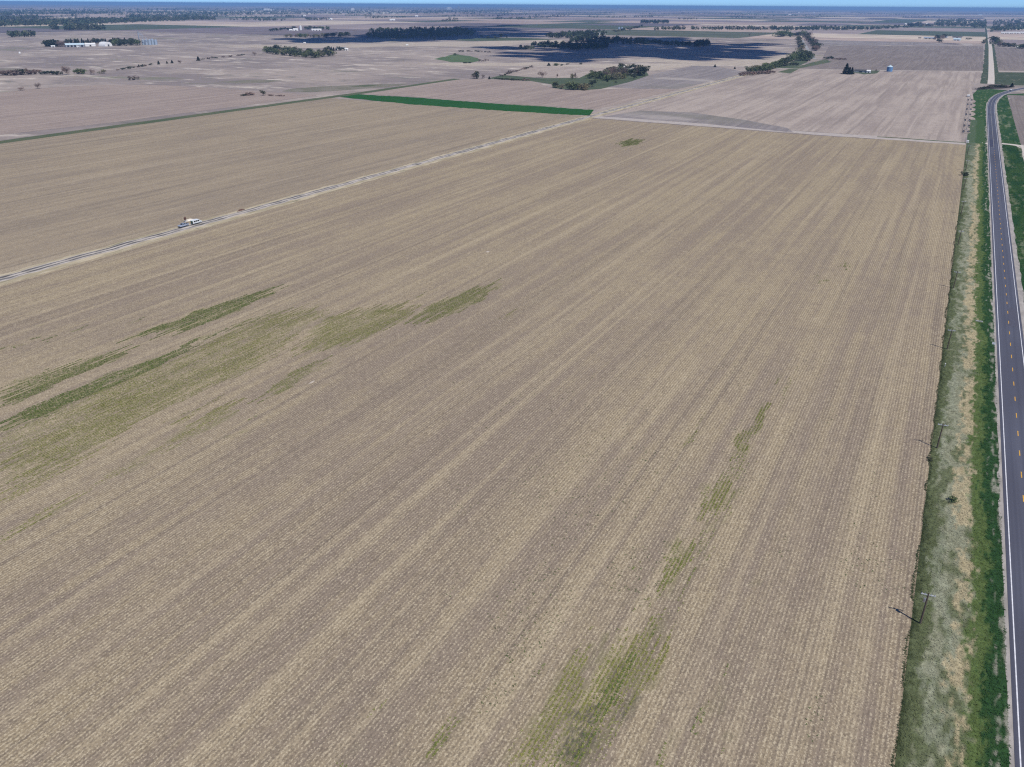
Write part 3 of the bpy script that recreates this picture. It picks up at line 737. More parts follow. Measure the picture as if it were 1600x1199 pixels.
# --- farm and belts beyond
row([(421,49.5),(440,47.5),(462,46)], 13, 3.6, ['dark'], 'dark tree left of the white barns in the distant farm grove', 'left half of distant farm grove', jy=.4, wide=1.3)
row([(475,46.5),(495,46),(514,46.5)], 12, 4.8, ['dark','green'], 'tree right of the white bin in the distant farm grove', 'right half of distant farm grove', jy=.6, wide=1.2)
row([(446,58.5),(480,58.5),(505,58.5)], 14, 5, ['olive','green','brown'], 'grey green tree in the sunlit half of the belt above the shadow', 'sunlit belt trees', jy=.6, wide=1.2)
row([(506,58.3),(530,58),(546,57)], 12, 6, ['dark'], 'dark tree in the right half of the belt above the shadow', 'dark belt trees', jy=.6, wide=1.2)
for x, y, h in ((582,50,5.5),(728,55.5,2.5),(737,57,2.8),(752,58.5,3.2),(763,60.5,4),(774,62,5),(783,58.5,5.5),(791,60,3.6),(679,63.5,4.5)):
    tree(x, y, h, 'dark', 'dark lone tree dotted along the edge of the shaded wood', 'lone trees by the shaded wood', wide=1.1)
row([(715,81.5),(733,80.5),(765,82.5)], 9, 2.8, ['brush','shrub'], 'small bush on the hedge above the small green pasture', 'bushes above the small green pasture', jy=.4, wide=1.4)
tree(711.5, 87, 3.6, 'green', 'round green tree on top edge of the small green pasture', None, wide=1.3)
row([(726,99.5),(735,99)], 4, 2.6, ['green','shrub'], 'green bush on the lower edge of the small green pasture', 'bushes below small green pasture', jy=.3, wide=1.4)
for x, y, h in ((749,97,5),(755,97,3.5),(759,96.5,4.5),(763,96,3.5)):
    tree(x, y, h, 'brown', 'thin bare tree right of the small green pasture', 'bare trees right of small pasture')
# --- the pasture farm in the middle
tree(745, 123.5, 12, 'dark', 'tall dark bare tree at the left tip of the middle pasture', None, wide=.75)
tree(741, 123, 7, 'brown', 'shorter bare tree leaning on the tall dark pasture tip tree', None)
tree(754.5, 123, 7, 'brown', 'thin bare tree just right of the tall dark pasture tip tree', None, wide=.7)
tree(764.5, 124, 4.5, 'conifer', 'small lone cedar beside the field lane left of middle pasture', None, wide=1.6)
row([(783,119.5),(797,115),(815,110),(832,105.5)], 14, 3.6, ['brush','brush','shrub'], 'brown bush on the slanting hedge above the middle pasture', 'slanting hedge bushes', jy=.5, wide=1.2)
tree(795, 116, 6, 'brown', 'taller bare tree on the slanting hedge above the middle pasture', None)
row([(776,124),(797,125),(814,126)], 10, 2.8, ['shrub'], 'low dark bush along the lower left edge of middle pasture', 'dark bushes along the pasture edge', jy=.5, wide=1.8)
tree(823, 127, 5.5, 'brush', 'upright brown bush at the end of the dark pasture bushes', None)
tree(847, 121.5, 11, 'brown', 'round bare tree on the top edge of the middle pasture', None, wide=.95)
tree(870.5, 121.5, 6, 'brown', 'slim bare sapling right of the round bare pasture tree', None, wide=.5)
tree(894.5, 124, 9, 'olive', 'left one of two slim pasture trees near its centre', None, wide=.7)
tree(899, 123.5, 9.5, 'brown', 'right one of two slim pasture trees near its centre', None, wide=.6)
for x, y, h, k, l in ((866,137,10,'green','leftmost leafy tree of the cluster on the pasture\'s lower edge'),(870,138,9,'dark','second leafy tree of the cluster on the pasture\'s lower edge'),(877.5,139.5,8,'olive','slim pale tree of the cluster on the pasture\'s lower edge'),
        (889,140.5,14,'green','tallest leafy tree of the cluster on the pasture\'s lower edge'),(896,140.5,12,'green','leafy tree just right of the tallest in the pasture cluster'),(926,136,11,'dark','dark tree standing right of the pasture\'s lower cluster')):
    tree(x, y, h, k, l, None)
row([(902,140.5),(918,141)], 6, 9, ['olive','green','olive'], 'grey green tree at the right of the pasture\'s lower cluster', 'grey green cluster trees', jy=.5)
row([(921,123),(935,121),(942,124)], 9, 10, ['green','dark'], 'leafy tree at the left end of the pasture farm grove', 'left end of the farm grove', jy=1.5)
row([(942,122),(960,118),(985,117),(1006,118)], 22, 12, ['brown','green','dark','brown'], 'tall tree in the grove around the white farm buildings', 'pasture farm grove', jy=2.0)
row([(945,126),(960,124),(978,122.5)], 11, 8.5, ['green','olive'], 'bushy tree on the front side of the pasture farm grove', 'front of the pasture farm grove', jy=1)
row([(945,112),(970,109),(1000,110)], 9, 8, ['brown','dark'], 'bare tree in the back row of the pasture farm grove', 'back of the pasture farm grove', jy=1)
for x, y in ((1001,118),(1007,119)): tree(x, y, 15, 'dark', 'tallest dark tree at the right end of the farm grove', 'tall right end trees')
tree(990, 123.5, 6, 'dark', 'round dark bush below the white house of the farm grove', None, wide=1.2)
tree(962.5, 130, 3.2, 'shrub', 'single low bush out on the pasture below the grove', None)
tree(949, 128, 4.5, 'conifer', 'small lone cedar out on the pasture below the grove', None, wide=1.3)
tree(857.5, 103, 4.5, 'conifer', 'dark cedar left of the round bush on the pale field lane', None, wide=2)
row([(867,103),(873,103)], 3, 4.5, ['green'], 'round green bush on the pale field lane', 'round bushes on the pale field lane', jy=.2, wide=1.4)
for x, y in ((879,103),(886,101.5),(909,101)): tree(x, y, 3, 'shrub', 'tiny dark bush right of the round bushes on the lane', 'tiny lane bushes', wide=1.3)
# --- farms farther back
row([(958,50),(975,49),(992,45),(1004,42)], 16, 4, ['olive','green','dark'], 'grey green tree beside the far bluish bins', 'trees at the far bluish bins', jy=.5, wide=1.3)
tree(966, 55.5, 3.4, 'brown', 'lone bare tree in the field below the far bluish bins', None)
# --- creek belt on the right
row([(1160,118.5),(1185,116),(1206,114.5)], 16, 5, ['brush','brown'], 'brown scrubby bush at the lower left end of the creek belt', 'brown scrub of the creek belt', jy=.8, wide=1.5)
row([(1166,113),(1185,112),(1205,110)], 18, 9.5, ['green','olive','green'], 'tall leafy tree at the lower left end of the creek belt', 'lower creek belt trees', jy=1.0)
row([(1207,108),(1225,101),(1242,94),(1256,88)], 26, 9.5, ['green','green','dark'], 'bushy green tree along the rising middle of creek belt', 'middle creek belt trees', jy=1.5)
row([(1250,95.5),(1262,95),(1266,92)], 8, 12, ['green','dark'], 'big green tree beside the gravel path in the creek belt', 'big creek belt trees', jy=1)
row([(1215,104.5),(1235,102.5),(1245,101)], 9, 4, ['dark','shrub'], 'small dark bush in the clearing of the creek belt', 'clearing bushes of creek belt', jy=.6, wide=1.3)
row([(1276,81.5),(1272,74),(1265,66),(1260,60)], 22, 8.5, ['brown','brown','dark'], 'reddish bare tree on the right side of the gravel path', 'bare trees right of the path', jx=2, jy=1)
row([(1252,80),(1249,70),(1246,62)], 14, 7, ['brown','dark','olive'], 'bare tree on the left side of the gravel path', 'bare trees left of the path', jx=1.5, jy=1)
row([(1217,57.5),(1227,57)], 7, 7.5, ['green'], 'green tree at the left tip of the creek belt top', 'left tip of creek belt top', jy=.5, wide=1.2)
row([(1230,57.5),(1246,57),(1258,56)], 12, 6, ['olive','dark','green'], 'grey green tree across the top of the creek belt', 'top creek belt trees', jy=.8, wide=1.2)
for x, y, h in ((1289,93,4),(1297.5,92,4.5),(1300,92,3.5)): tree(x, y, h, 'shrub', 'dark bush in the field right of the gravel path end', 'bushes right of the path', wide=1.2)
row([(1303,93),(1322,93.5)], 8, 2.2, ['brush'], 'low brown bush on the stub of hedge in the field', 'hedge stub bushes', jy=.2, wide=1.6)
tree(1321.5, 116, 15, 'conifer', 'tallest dark spruce left of the low dark roofed house', None, wide=1.25)
tree(1326.5, 116.5, 10, 'conifer', 'middle spruce of the three beside the low house', None, wide=1.5)
tree(1330.5, 116, 9.5, 'conifer', 'right hand spruce of the three beside the low house', None, wide=1.1)
tree(1368.5, 112.5, 4, 'brown', 'small bare tree between the low house and the bin', None, wide=.7)
tree(1148, 108, 3.6, 'conifer', 'lone small cedar on the lane left of the creek belt', None, wide=1.6)
tree(1117, 105, 4, 'conifer', 'tiny lone dark cedar on the road below the cloud shadow', None, wide=1.6)
tree(1171, 56, 3.2, 'brown', 'tiny bare tree alone in the far pale field', None)
# --- farm right
row([(1460,62),(1468,61.5),(1476,61)], 8, 6, ['brown','dark'], 'bare tree between the long grey shed and pale blue shed', 'trees between the two right sheds', jy=.8)
tree(1466, 66.5, 5, 'dark', 'dark tree in front of the gap between the right sheds', None); tree(1470, 67, 4.5, 'dark', 'second dark tree in front of the right sheds', None)
tree(1514.5, 62, 3, 'shrub', 'dark round bush right of the pale blue shed', None, wide=1.3)
tree(1437.5, 60.5, 2.5, 'brush', 'brown bush at the left end of the long grey shed', None)
row([(1420,42.5),(1430,41.5),(1436,41)], 8, 5, ['dark'], 'dark tree beside the far white bin near the wood', 'trees by the far white bin', jy=.5, wide=1.2)
row([(1438,41.5),(1458,41.5)], 8, 3.5, ['dark','olive'], 'small tree between the far farmhouse and the water tower', 'trees by the far farmhouse', jy=.4, wide=1.2)
row([(1550,67),(1554,66),(1558,71)], 5, 7, ['green','dark'], 'green tree just right of the gravel road', 'trees right of the gravel road', jy=.8, wide=1.2)
row([(1558,73.5),(1575,73.5),(1588,74)], 10, 6, ['brown','dark','olive'], 'bare tree on the lane right of the gravel road', 'lane trees right of gravel road', jy=.6, wide=1.2)
row([(1593,76),(1604,76)], 4, 7, ['green'], 'green bush by the right picture edge below the white barns', 'right edge bushes', jy=.5, wide=1.2)
row([(1537,70),(1540,66)], 3, 5, ['olive'], 'pale bush just left of the gravel road', 'bushes left of the gravel road', jy=.6)
# --- burnt brush across the end of the gravel road
row([(1528,139.8),(1540,137.3),(1552,135.6),(1562,135.3),(1574,136)], 26, 2.3, ['shrub','shrub','brush'], 'dark dead brush in the strip below the gravel road end', 'dead brush strip', jy=1.1, wide=1.6)
tree(1580.5, 136.5, 5.5, 'conifer', 'dark evergreen at the right end of the dead brush', None, wide=1.9)
poly_sheet('brush_ground', [(1524,141),(1536,137),(1548,132.5),(1565,132.5),(1580,134.5),(1582,137),(1566,138.5),(1545,139.5)], .03, m_scrub)
# --- shrubs on the near verge
tree(0, 0, 0, 'shrub', 'wide dark green bush on the field edge far up the verge', None, name='shrub', uv=(12.9, 652), h=3.0, wide=1.25)
tree(0, 0, 0, 'green', 'small round green bush alone on the mown verge', None, name='shrub', uv=G(1489.5, 784), h=1.5, wide=1.1)
tree(0, 0, 0, 'shrub', 'tiny dark bush at the field edge by the second pole', None, uv=G(1453, 718), h=.7, wide=1.6)

# --- far woods: one mass each
def wood(polys, n, h, cols, name='woodland', label='', leaves=34, seed=1, lines=None, hv=.35):
    r = np.random.default_rng(seed); pts = []
    for P, m in zip(polys, n):
        g = np.array([G(*p) for p in P]) if len(P[0]) == 2 else np.array(P)
        lo, hi = np.array([p[0] for p in P]), np.array([p[1] for p in P]); c = 0
        while c < m:      # sample in the picture so that depth stays even, then drop to the ground
            x = r.uniform(lo.min(), lo.max(), m*3); y = r.uniform(hi.min(), hi.max(), m*3)
            k = inpoly(x, y, P)
            for a, b_ in zip(x[k], y[k]):
                pts.append(G(a, b_)); c += 1
                if c >= m: break
    pts = np.array(pts); N = len(pts)
    H = h*r.uniform(1-hv, 1+hv, N)*np.clip(np.hypot(*pts.T)/3000, .9, 1.25)
    C = np.repeat(np.c_[pts, np.zeros(N)], leaves, 0); Hh = np.repeat(H, leaves)
    d = r.normal(size=(N*leaves, 3)); d /= np.linalg.norm(d, axis=1)[:, None]; d *= r.uniform(.5, 1, N*leaves)[:, None]
    C[:, 0] += d[:, 0]*Hh*.45; C[:, 1] += d[:, 1]*Hh*.45; C[:, 2] += Hh*(.56+d[:, 2]*.44)
    Vx, Fx = leaf_quads(C, Hh*r.uniform(.07, .14, len(C)), r)
    Vx[:, 2] = np.maximum(Vx[:, 2], .05)
    cc = np.array(cols)[r.integers(0, len(cols), N)]*r.uniform(.75, 1.3, (N, 1))
    o = obj(name, mesh_np(name, Vx, Fx, M['leaf_col'], np.repeat(cc, leaves*4, 0)))
    return tag(o, label, 'wood', kind='stuff')
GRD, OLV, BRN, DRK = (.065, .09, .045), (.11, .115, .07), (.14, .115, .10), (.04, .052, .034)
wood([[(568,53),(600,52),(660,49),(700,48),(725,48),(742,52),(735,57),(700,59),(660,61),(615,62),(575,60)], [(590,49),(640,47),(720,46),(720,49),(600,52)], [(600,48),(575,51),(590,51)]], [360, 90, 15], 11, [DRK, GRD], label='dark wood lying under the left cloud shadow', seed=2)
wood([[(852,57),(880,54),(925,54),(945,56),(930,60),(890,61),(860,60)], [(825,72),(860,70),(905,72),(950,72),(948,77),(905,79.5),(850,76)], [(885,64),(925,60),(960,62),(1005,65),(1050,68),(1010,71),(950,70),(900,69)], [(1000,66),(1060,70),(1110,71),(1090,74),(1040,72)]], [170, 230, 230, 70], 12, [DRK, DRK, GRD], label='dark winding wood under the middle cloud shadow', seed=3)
wood([[(808,77),(832,75),(835,78),(815,79)], [(886,62),(910,58),(912,64),(893,66)]], [22, 40], 10, [OLV, GRD], label='grey green fringe trees of the middle wood', seed=4)
wood([[(1083,70),(1095,67.5),(1108,69),(1108,73),(1090,74)]], [50], 13, [DRK], label='round dark grove right of the middle wood', seed=5)
wood([[(915,51),(945,50),(948,53.5),(925,54)]], [28], 9, [GRD, OLV], label='trees around the white house above the middle wood', seed=6)
wood([[(1002,37.5),(1044,37.5),(1044,35.5),(1002,35.5)]], [70], 15, [GRD, DRK], label='dense rectangular tree block in the far right of centre', seed=7)
wood([[(1020,48),(1160,47.7),(1250,48.5),(1350,48),(1440,43.5),(1440,42),(1350,46),(1250,46),(1160,46),(1020,46.8)], [(1255,48),(1290,47),(1310,44.5),(1270,44)]], [330, 40], 12, [GRD, OLV, DRK], label='long creek tree line crossing the far right', seed=8)
wood([[(1455,42),(1540,43.5),(1541,33),(1500,31.5),(1465,33)], [(1548,51),(1600,48),(1640,46),(1640,33),(1600,32),(1549,33)], [(1520,44.5),(1541,44.5),(1541,41),(1520,42)]], [300, 330, 30], 13, [GRD, GRD, OLV], label='broad green wood either side of the far gravel road', seed=9)
wood([[(0,42),(120,40),(212,36),(300,32.5),(340,32),(330,29.5),(200,31.5),(100,34.5),(0,37)], [(0,32),(60,30.5),(60,28),(0,30)], [(100,48),(165,47.5),(160,45),(105,45)], [(80,47.5),(92,47.5),(92,46)], [(15,59),(60,58),(60,57),(15,57.5)]], [1100, 120, 110, 10, 30], 15, [OLV, GRD, DRK], label='long wooded belts across the far left', seed=10)
wood([[(0,27),(60,24),(200,23),(400,25),(400,20),(200,19),(0,20)], [(200,30),(330,29),(330,25),(200,26)], [(400,24),(640,23),(800,22),(800,17),(400,17)], [(640,21),(960,17),(960,14.5),(640,16.5)], [(1000,14),(1540,10),(1540,8),(1000,12)]], [1100, 260, 900, 400, 300], 16, [DRK, GRD], label='wooded horizon with the distant town', leaves=16, seed=11)
belts = [((446,27),(475,27)),((478,31),(512,31)),((570,29.5),(635,28)),((690,26.5),(757,26)),((763,26.5),(788,26)),((687,34),(716,33.5)),((825,28),(880,27)),((780,25),(960,20)),((835,29),(856,29)),((990,27.5),(1040,27)),((1000,23),(1160,22)),((1020,19),(1030,18.5)),((1110,17),(1180,15)),((1140,24.5),(1200,25)),((1190,21),(1300,19)),((1160,13),(1280,12)),((1290,17),(1400,12.5)),((1220,26),(1290,24)),((1320,22),(1345,20.5)),((1465,15.5),(1490,14)),((1500,21.5),(1528,21.5)),((1520,11),(1545,11)),((1550,22),(1600,24)),((1550,17),(1600,17)),((1550,12.5),(1600,11)),((1410,28),(1470,27)),((540,25),(580,24.5)),((720,22.5),(760,23)),((860,24),(900,23)),((930,22),(960,21)),((1370,25),(1440,23)),((1140,28.5),(1180,28.5)),((1060,31),(1090,31)),((1170,29),(1200,29)),((690,27),(694,27)),((60,29),(100,28.5)),((1440,19),(1500,17))]
rb = random.Random(9)
for _ in range(170):
    x_ = rb.uniform(0, 1600); y_ = 14.5-x_*.0064+rb.choice([rb.uniform(2.2, 9), rb.uniform(3, 22)]); belts.append(((x_, y_), (x_+rb.uniform(6, 45)*(.4+y_/30), y_-.1)))
wood([[(a[0], a[1]+.35), (b[0], b[1]+.35), (b[0], b[1]-.35), (a[0], a[1]-.35)] for a, b in belts], [max(4, int((b[0]-a[0])*.7)) for a, b in belts], 12, [GRD, DRK, OLV], name='shelterbelts', label='scattered shelterbelts on the distant plain', leaves=20, seed=12)

wood([[(0,17.8),(400,15.2),(800,12.6),(1200,9.9),(1600,7.2),(1600,9.4),(1200,12.2),(800,15),(400,17.5),(0,20.5)]], [900], 24, [DRK, GRD], label='hazy blue tree line along the whole horizon', leaves=12, seed=14)

# ------------------------------------------------------------------ buildings
def shed(name, label, cat, x, y, L, W, Hh, rise, rz, wall, roof, doors=1, windows=0, uv=None):
    g = uv or G(x, y)
    if rz is None: rz = math.atan2(g[1], g[0]) - R90 + .12     # long side towards the open plain
    o = tag(empty(name, (g[0], g[1], 0), rz), label, cat)
    w = MB().prism_x([(-W/2, 0), (W/2, 0), (W/2, Hh), (0, Hh+rise-.02), (-W/2, Hh)], -L/2, L/2).build('wall', M[wall], o)
    e = .5; s = rise/(W/2); t = .25
    MB().prism_x([(-W/2-e, Hh-s*e+.03), (0, Hh+rise+.03), (W/2+e, Hh-s*e+.03), (W/2+e, Hh-s*e+t), (0, Hh+rise+t), (-W/2-e, Hh-s*e+t)], -L/2-e, L/2+e).build('roof', M[roof], o)
    for k in range(doors):
        xx = -L/2+(k+.7)*L/(doors+.4); dw = min(4.5, L/(doors+1)*.7)
        MB().box(xx-dw/2, xx+dw/2, -W/2-.06, -W/2+.02, .02, min(4.2, Hh*.82)).build('door', M['dark_roof' if wall != 'grey_roof' else 'dark_glass'], o)
    for k in range(windows):
        xx = -L/2+(k+.3)*L/windows
        f = MB().box(xx-.7, xx+.7, -W/2-.05, -W/2+.02, 1.0, 2.3).build('window', M['white_steel'], o)
        MB().box(xx-.55, xx+.55, -W/2-.08, -W/2-.045, 1.12, 2.18).build('pane', M['dark_glass'], f)
    return o

def hoop_barn(label, x, y, L, W, Hh, rz):
    g = G(x, y); rz = math.atan2(g[1], g[0]) - R90 - .95; o = tag(empty('hoop_barn', (g[0], g[1], 0), rz), label, 'barn')
    n = 12; prof = [(-W/2*math.cos(math.pi*k/n), Hh*math.sin(math.pi*k/n)**.8) for k in range(n+1)]
    MB().prism_x(prof, -L/2, L/2).build('shell', M['white_steel'], o)
    MB().prism_x([(-2.5, .02), (2.5, .02), (2.5, 5), (-2.5, 5)], L/2-.02, L/2+.08).build('door', M['dark_roof'], o)
    MB().tube((-L*.1, 0, Hh-.3), (-L*.1, 0, Hh+1.4), .7, .6, 10).build('vent', M['galvanised'], o)
    return o

def grain_bin(name, label, x, y, r, h, wall='galvanised', roof='galvanised', uv=None, group=None):
    g = uv or G(x, y); o = tag(empty(name, (g[0], g[1], 0), random.uniform(0, .4)-2.2), label, 'grain bin', group)
    MB().lathe([(r+.25, 0), (r+.25, .3)], 28).build('foundation', M['concrete'], o)
    prof = []; n = max(6, int(h/.9))
    for k in range(n):
        z = .3+(h-.3)*k/n; dz = (h-.3)/n; prof += [(r, z), (r+.05, z+dz*.5)]
    prof.append((r, h)); MB().lathe(prof, 28).build('wall', M[wall], o)
    rf = MB().lathe([(r+.2, h-.1), (r*.18, h+r*.52), (r*.18, h+r*.52+.5), (.02, h+r*.52+.7)], 28).build('roof', M[roof], o)
    MB().box(r-.05, r+.12, -.5, .5, .8, 2.6).build('door', M['blue_steel'], o)
    ld = MB()
    for s in (-.25, .25): ld.tube((r*.8+.0, r*.62+s, .4), (r*.8, r*.62+s, h), .04, n=4)
    for k in range(int(h/.6)): ld.tube((r*.8, r*.62-.25, .7+.6*k), (r*.8, r*.62+.25, .7+.6*k), .03, n=4)
    ld.build('ladder', M['rim'], o)
    return o

# bin farm, top left
shed('shed', 'tiny white shed at the left end of the bin farm', 'shed', 83, 74, 9, 6, 2.6, 1.4, None, 'white_steel', 'white_steel')
shed('machine_shed', 'long open shed with pale blue roof at the bin farm', 'shed', 117, 73.5, 44, 16, 5.2, 3.6, None, 'grey_roof', 'pale_blue_roof', 5)
shed('shed', 'white gabled shed left of the white hoop barn', 'shed', 141, 72.5, 25, 14, 4.6, 3.2, None, 'white_steel', 'white_steel', 1)
hoop_barn('big white rounded hoop barn with dark end door', 165, 72.5, 26, 22, 11, None)
shed('shed', 'little white outbuilding in front of the long pale blue roof', 'shed', 122, 74.3, 6, 4, 2.4, 1.2, None, 'white_steel', 'white_steel')
for k, (x, y, r, h, l) in enumerate(((224.5,70.5,3.9,12,'leftmost tall steel grain bin next to the elevator leg'),(229.5,70.6,3.9,12.5,'second tall steel grain bin of the farm row'),(234.5,70.6,3.9,12.5,'third tall steel grain bin of the farm row'),(239,70.3,4.2,13.5,'fourth tall steel grain bin, capped paler'),(244,70.3,3.9,11.5,'rightmost steel grain bin of the farm row'))):
    grain_bin('grain_bin', l, x, y, r, h, group='tall grain bins of the top left farm')
grain_bin('grain_bin', 'small white bin peeking over trees left of the elevator leg', 209.5, 66.5, 4, 6, 'white_steel', 'white_steel')
g = G(219, 71); leg = tag(empty('grain_elevator_leg', (g[0], g[1], 0), .4), 'thin tall grain elevator leg with slanting spouts above the bins', 'elevator')
mb = MB()
for a in (-.9, .9):
    for b_ in (-.9, .9): mb.tube((a, b_, 0), (a, b_, 33), .16, n=4)
for k in range(11):
    z = 3*k
    mb.tube((-.9, -.9, z), (.9, -.9, z+3), .09, n=4).tube((.9, .9, z), (-.9, .9, z+3), .09, n=4).tube((-.9, .9, z), (-.9, -.9, z+3), .09, n=4).tube((.9, -.9, z), (.9, .9, z+3), .09, n=4)
mb.build('tower', M['grey_roof'], leg)
MB().box(-.8, .8, -.7, .7, 0, 36).build('leg_casing', M['grey_roof'], leg)
MB().box(-1.4, 1.4, -1.2, 1.2, 33, 36.5).build('head_house', M['grey_roof'], leg)
for k, e in enumerate(((10, 6), (17, 12), (4, -7))): MB().tube((0, 0, 33), (e[0], e[1], 15), .45, n=6).build('spout', M['galvanised'], leg)
g = G(31, 84); wt_ = tag(empty('water_tank', (g[0], g[1], 0)), 'small white tank alone in the field below the bin farm', 'tank')
MB().lathe([(.01, .2), (2.0, .2), (2.2, .6), (2.2, 2.8), (1.5, 3.5), (.4, 3.8), (.01, 3.8)], 16).build('shell', M['white_steel'], wt_)
MB().lathe([(2.4, 0), (2.4, .2), (.01, .2)], 16).build('base', M['concrete'], wt_)
# grey house behind the windbreak
shed('farmhouse', 'low grey roofed house right of the long green windbreak', 'house', 533, 78, 24, 12, 3.2, 3, None, 'cream_wall', 'grey_roof', 1, 4)
shed('garage', 'small white garage at the right end of the grey house', 'garage', 541, 79, 9, 8, 3.2, 1.8, None, 'white_steel', 'white_steel')
# distant farm grove
shed('barn', 'left small white barn of the distant farm grove', 'barn', 454.5, 48.5, 13, 10, 4, 3, None, 'white_steel', 'white_steel')
shed('barn', 'middle white barn of the distant farm grove', 'barn', 462, 48.3, 20, 12, 5, 4, None, 'white_steel', 'white_steel')
grain_bin('grain_bin', 'tall white bin between the two halves of the farm grove', 470, 47.4, 5, 16, 'white_steel', 'white_steel')
shed('long_barn', 'long low white barn right of the tall white bin', 'barn', 494.5, 48, 42, 12, 4, 3, None, 'white_steel', 'white_steel', 3)
for x, y, l in ((475.5,25.5,'tiny far white house above the distant farm grove'),(516.5,31.3,'white house at the right end of a far tree belt'),(613,32.2,'long bright white building left of the far middle'),(651,26.2,'bright white farm building alone on the far plain'),(427,15.8,'left of two far white buildings at the horizon'),(397,18.5,'small far white building near the left horizon'),(476,68,'white dot of a pump house on the edge of the shaded field'),(636,71.5,'small white pump house on the pale field')):
    far = y < 40; L = 40 if x == 613 else (26 if far else 6)
    shed('far_building' if far else 'pump_house', l, 'building', x, y, L, 12 if far else 4, 6 if far else 2.2, 4 if far else 1, None, 'white_steel', 'white_steel')
shed('farmhouse', 'white house on top of the middle wood', 'house', 933, 54.5, 20, 11, 5, 4, None, 'white_steel', 'white_steel', 1, 3)
shed('shed', 'small grey shed right of the house above middle wood', 'shed', 944, 54.5, 9, 7, 3, 2, None, 'cream_wall', 'grey_roof')
for x, l in ((967,'left one of the two far bluish bins'),(971.5,'right one of the two far bluish bins')): grain_bin('grain_bin', l, x, 46.8, 5, 10)
# pasture farm
shed('farmhouse', 'white house with pale roof inside the pasture grove', 'house', 985, 115.5, 12, 9, 5, 3.4, None, 'white_steel', 'white_steel', 1, 3)
shed('barn', 'low white barn left of the house in the pasture grove', 'barn', 965, 115.5, 12, 7, 3.6, 2, None, 'white_steel', 'white_steel')
shed('shed', 'small pale shed behind the white barn in the pasture grove', 'shed', 973, 110, 7, 5, 4.5, 2, None, 'white_steel', 'white_steel')
# low house by the spruces and the blue bin
shed('farmhouse', 'long low dark roofed house right of the spruces', 'house', 1345, 113.2, 22, 8, 2.7, 1.8, math.pi*0, 'cream_wall', 'dark_roof', 1, 4)
shed('garage', 'small white garage at the right end of the low house', 'garage', 1357, 114, 6, 6, 3, 1.6, 0, 'white_steel', 'white_steel')
grain_bin('grain_bin', 'lone blue grain bin with pale roof beside the cross road', 1389.5, 112.2, 5, 8.2, 'blue_steel', 'pale_blue_roof')
# right farm
shed('long_shed', 'long pale grey shed at the left of the right farm', 'shed', 1453, 61.5, 42, 14, 4, 2.6, -.1, 'cream_wall', 'galvanised', 3)
shed('shed', 'bright pale blue shed at the right farm', 'shed', 1495, 63.6, 22, 18, 4, 4, -.1, 'pale_blue_roof', 'pale_blue_roof', 2)
shed('shed', 'dark roofed shed right behind the pale blue shed', 'shed', 1495.5, 59.8, 34, 10, 4, 2, -.1, 'cream_wall', 'dark_roof')
shed('farmhouse', 'small whitish house between the sheds of the right farm', 'house', 1478, 59.5, 12, 9, 4, 3, -.1, 'white_steel', 'grey_roof', 1, 2)
# far right farm and hog barns
grain_bin('grain_bin', 'far white bin at the left end of the wooded farm', 1414.5, 39.5, 7, 9, 'white_steel', 'white_steel')
shed('farmhouse', 'far small white house between bin and water tower', 'house', 1448.5, 39.3, 13, 10, 7, 4, -.1, 'white_steel', 'white_steel', 1, 2)
shed('shed', 'far pale shed among the trees right of white bin', 'shed', 1434, 40.8, 22, 9, 4, 3, -.1, 'cream_wall', 'grey_roof')
g = G(1461.5, 38.5); tw = tag(empty('water_tower', (g[0], g[1], 0)), 'far slim white water tower at the edge of the wood', 'tower')
MB().tube((0, 0, 0), (0, 0, 18), 1.0, .8, 10).build('stem', M['white_steel'], tw); MB().lathe([(.8, 17.5), (3.2, 19.5), (3.4, 22), (2, 24), (.02, 24.6)], 16).build('tank', M['white_steel'], tw)
for x, L, l in ((1566.5,14,'leftmost white hog barn right of the gravel road'),(1573,20,'second white hog barn from the gravel road'),(1580,16,'low third white hog barn in the row'),(1588,26,'fourth and largest white hog barn in the row'),(1598,22,'last white hog barn at the picture edge')):
    shed('hog_barn', l, 'barn', x, 52.8, L, 14, 4.5, 3, .0, 'white_steel', 'white_steel', 2)
shed('shed', 'small pale shed at the lane end right of gravel road', 'shed', 1590, 75.5, 8, 6, 3, 2, 0, 'white_steel', 'white_steel')
shed('farmhouse', 'far pale blue roofed farm left of the gravel road bend', 'house', 1531.5, 24.5, 46, 30, 9, 7, 0, 'white_steel', 'pale_blue_roof', 2)
shed('far_building', 'far white farm building farther up beside the gravel road', 'building', 1527, 17.5, 60, 30, 10, 8, 0, 'white_steel', 'white_steel')
for x, y, l in ((1054.5,15.5,'bright white dot of a farm near the right horizon'),(1248,20.8,'left white building of a far right farmstead'),(1272,20.8,'right white building of a far right farmstead'),(1234,24.2,'small far building below the far right farmstead')):
    shed('far_building', l, 'building', x, y, 34, 18, 9, 6, 0, 'white_steel', 'white_steel')
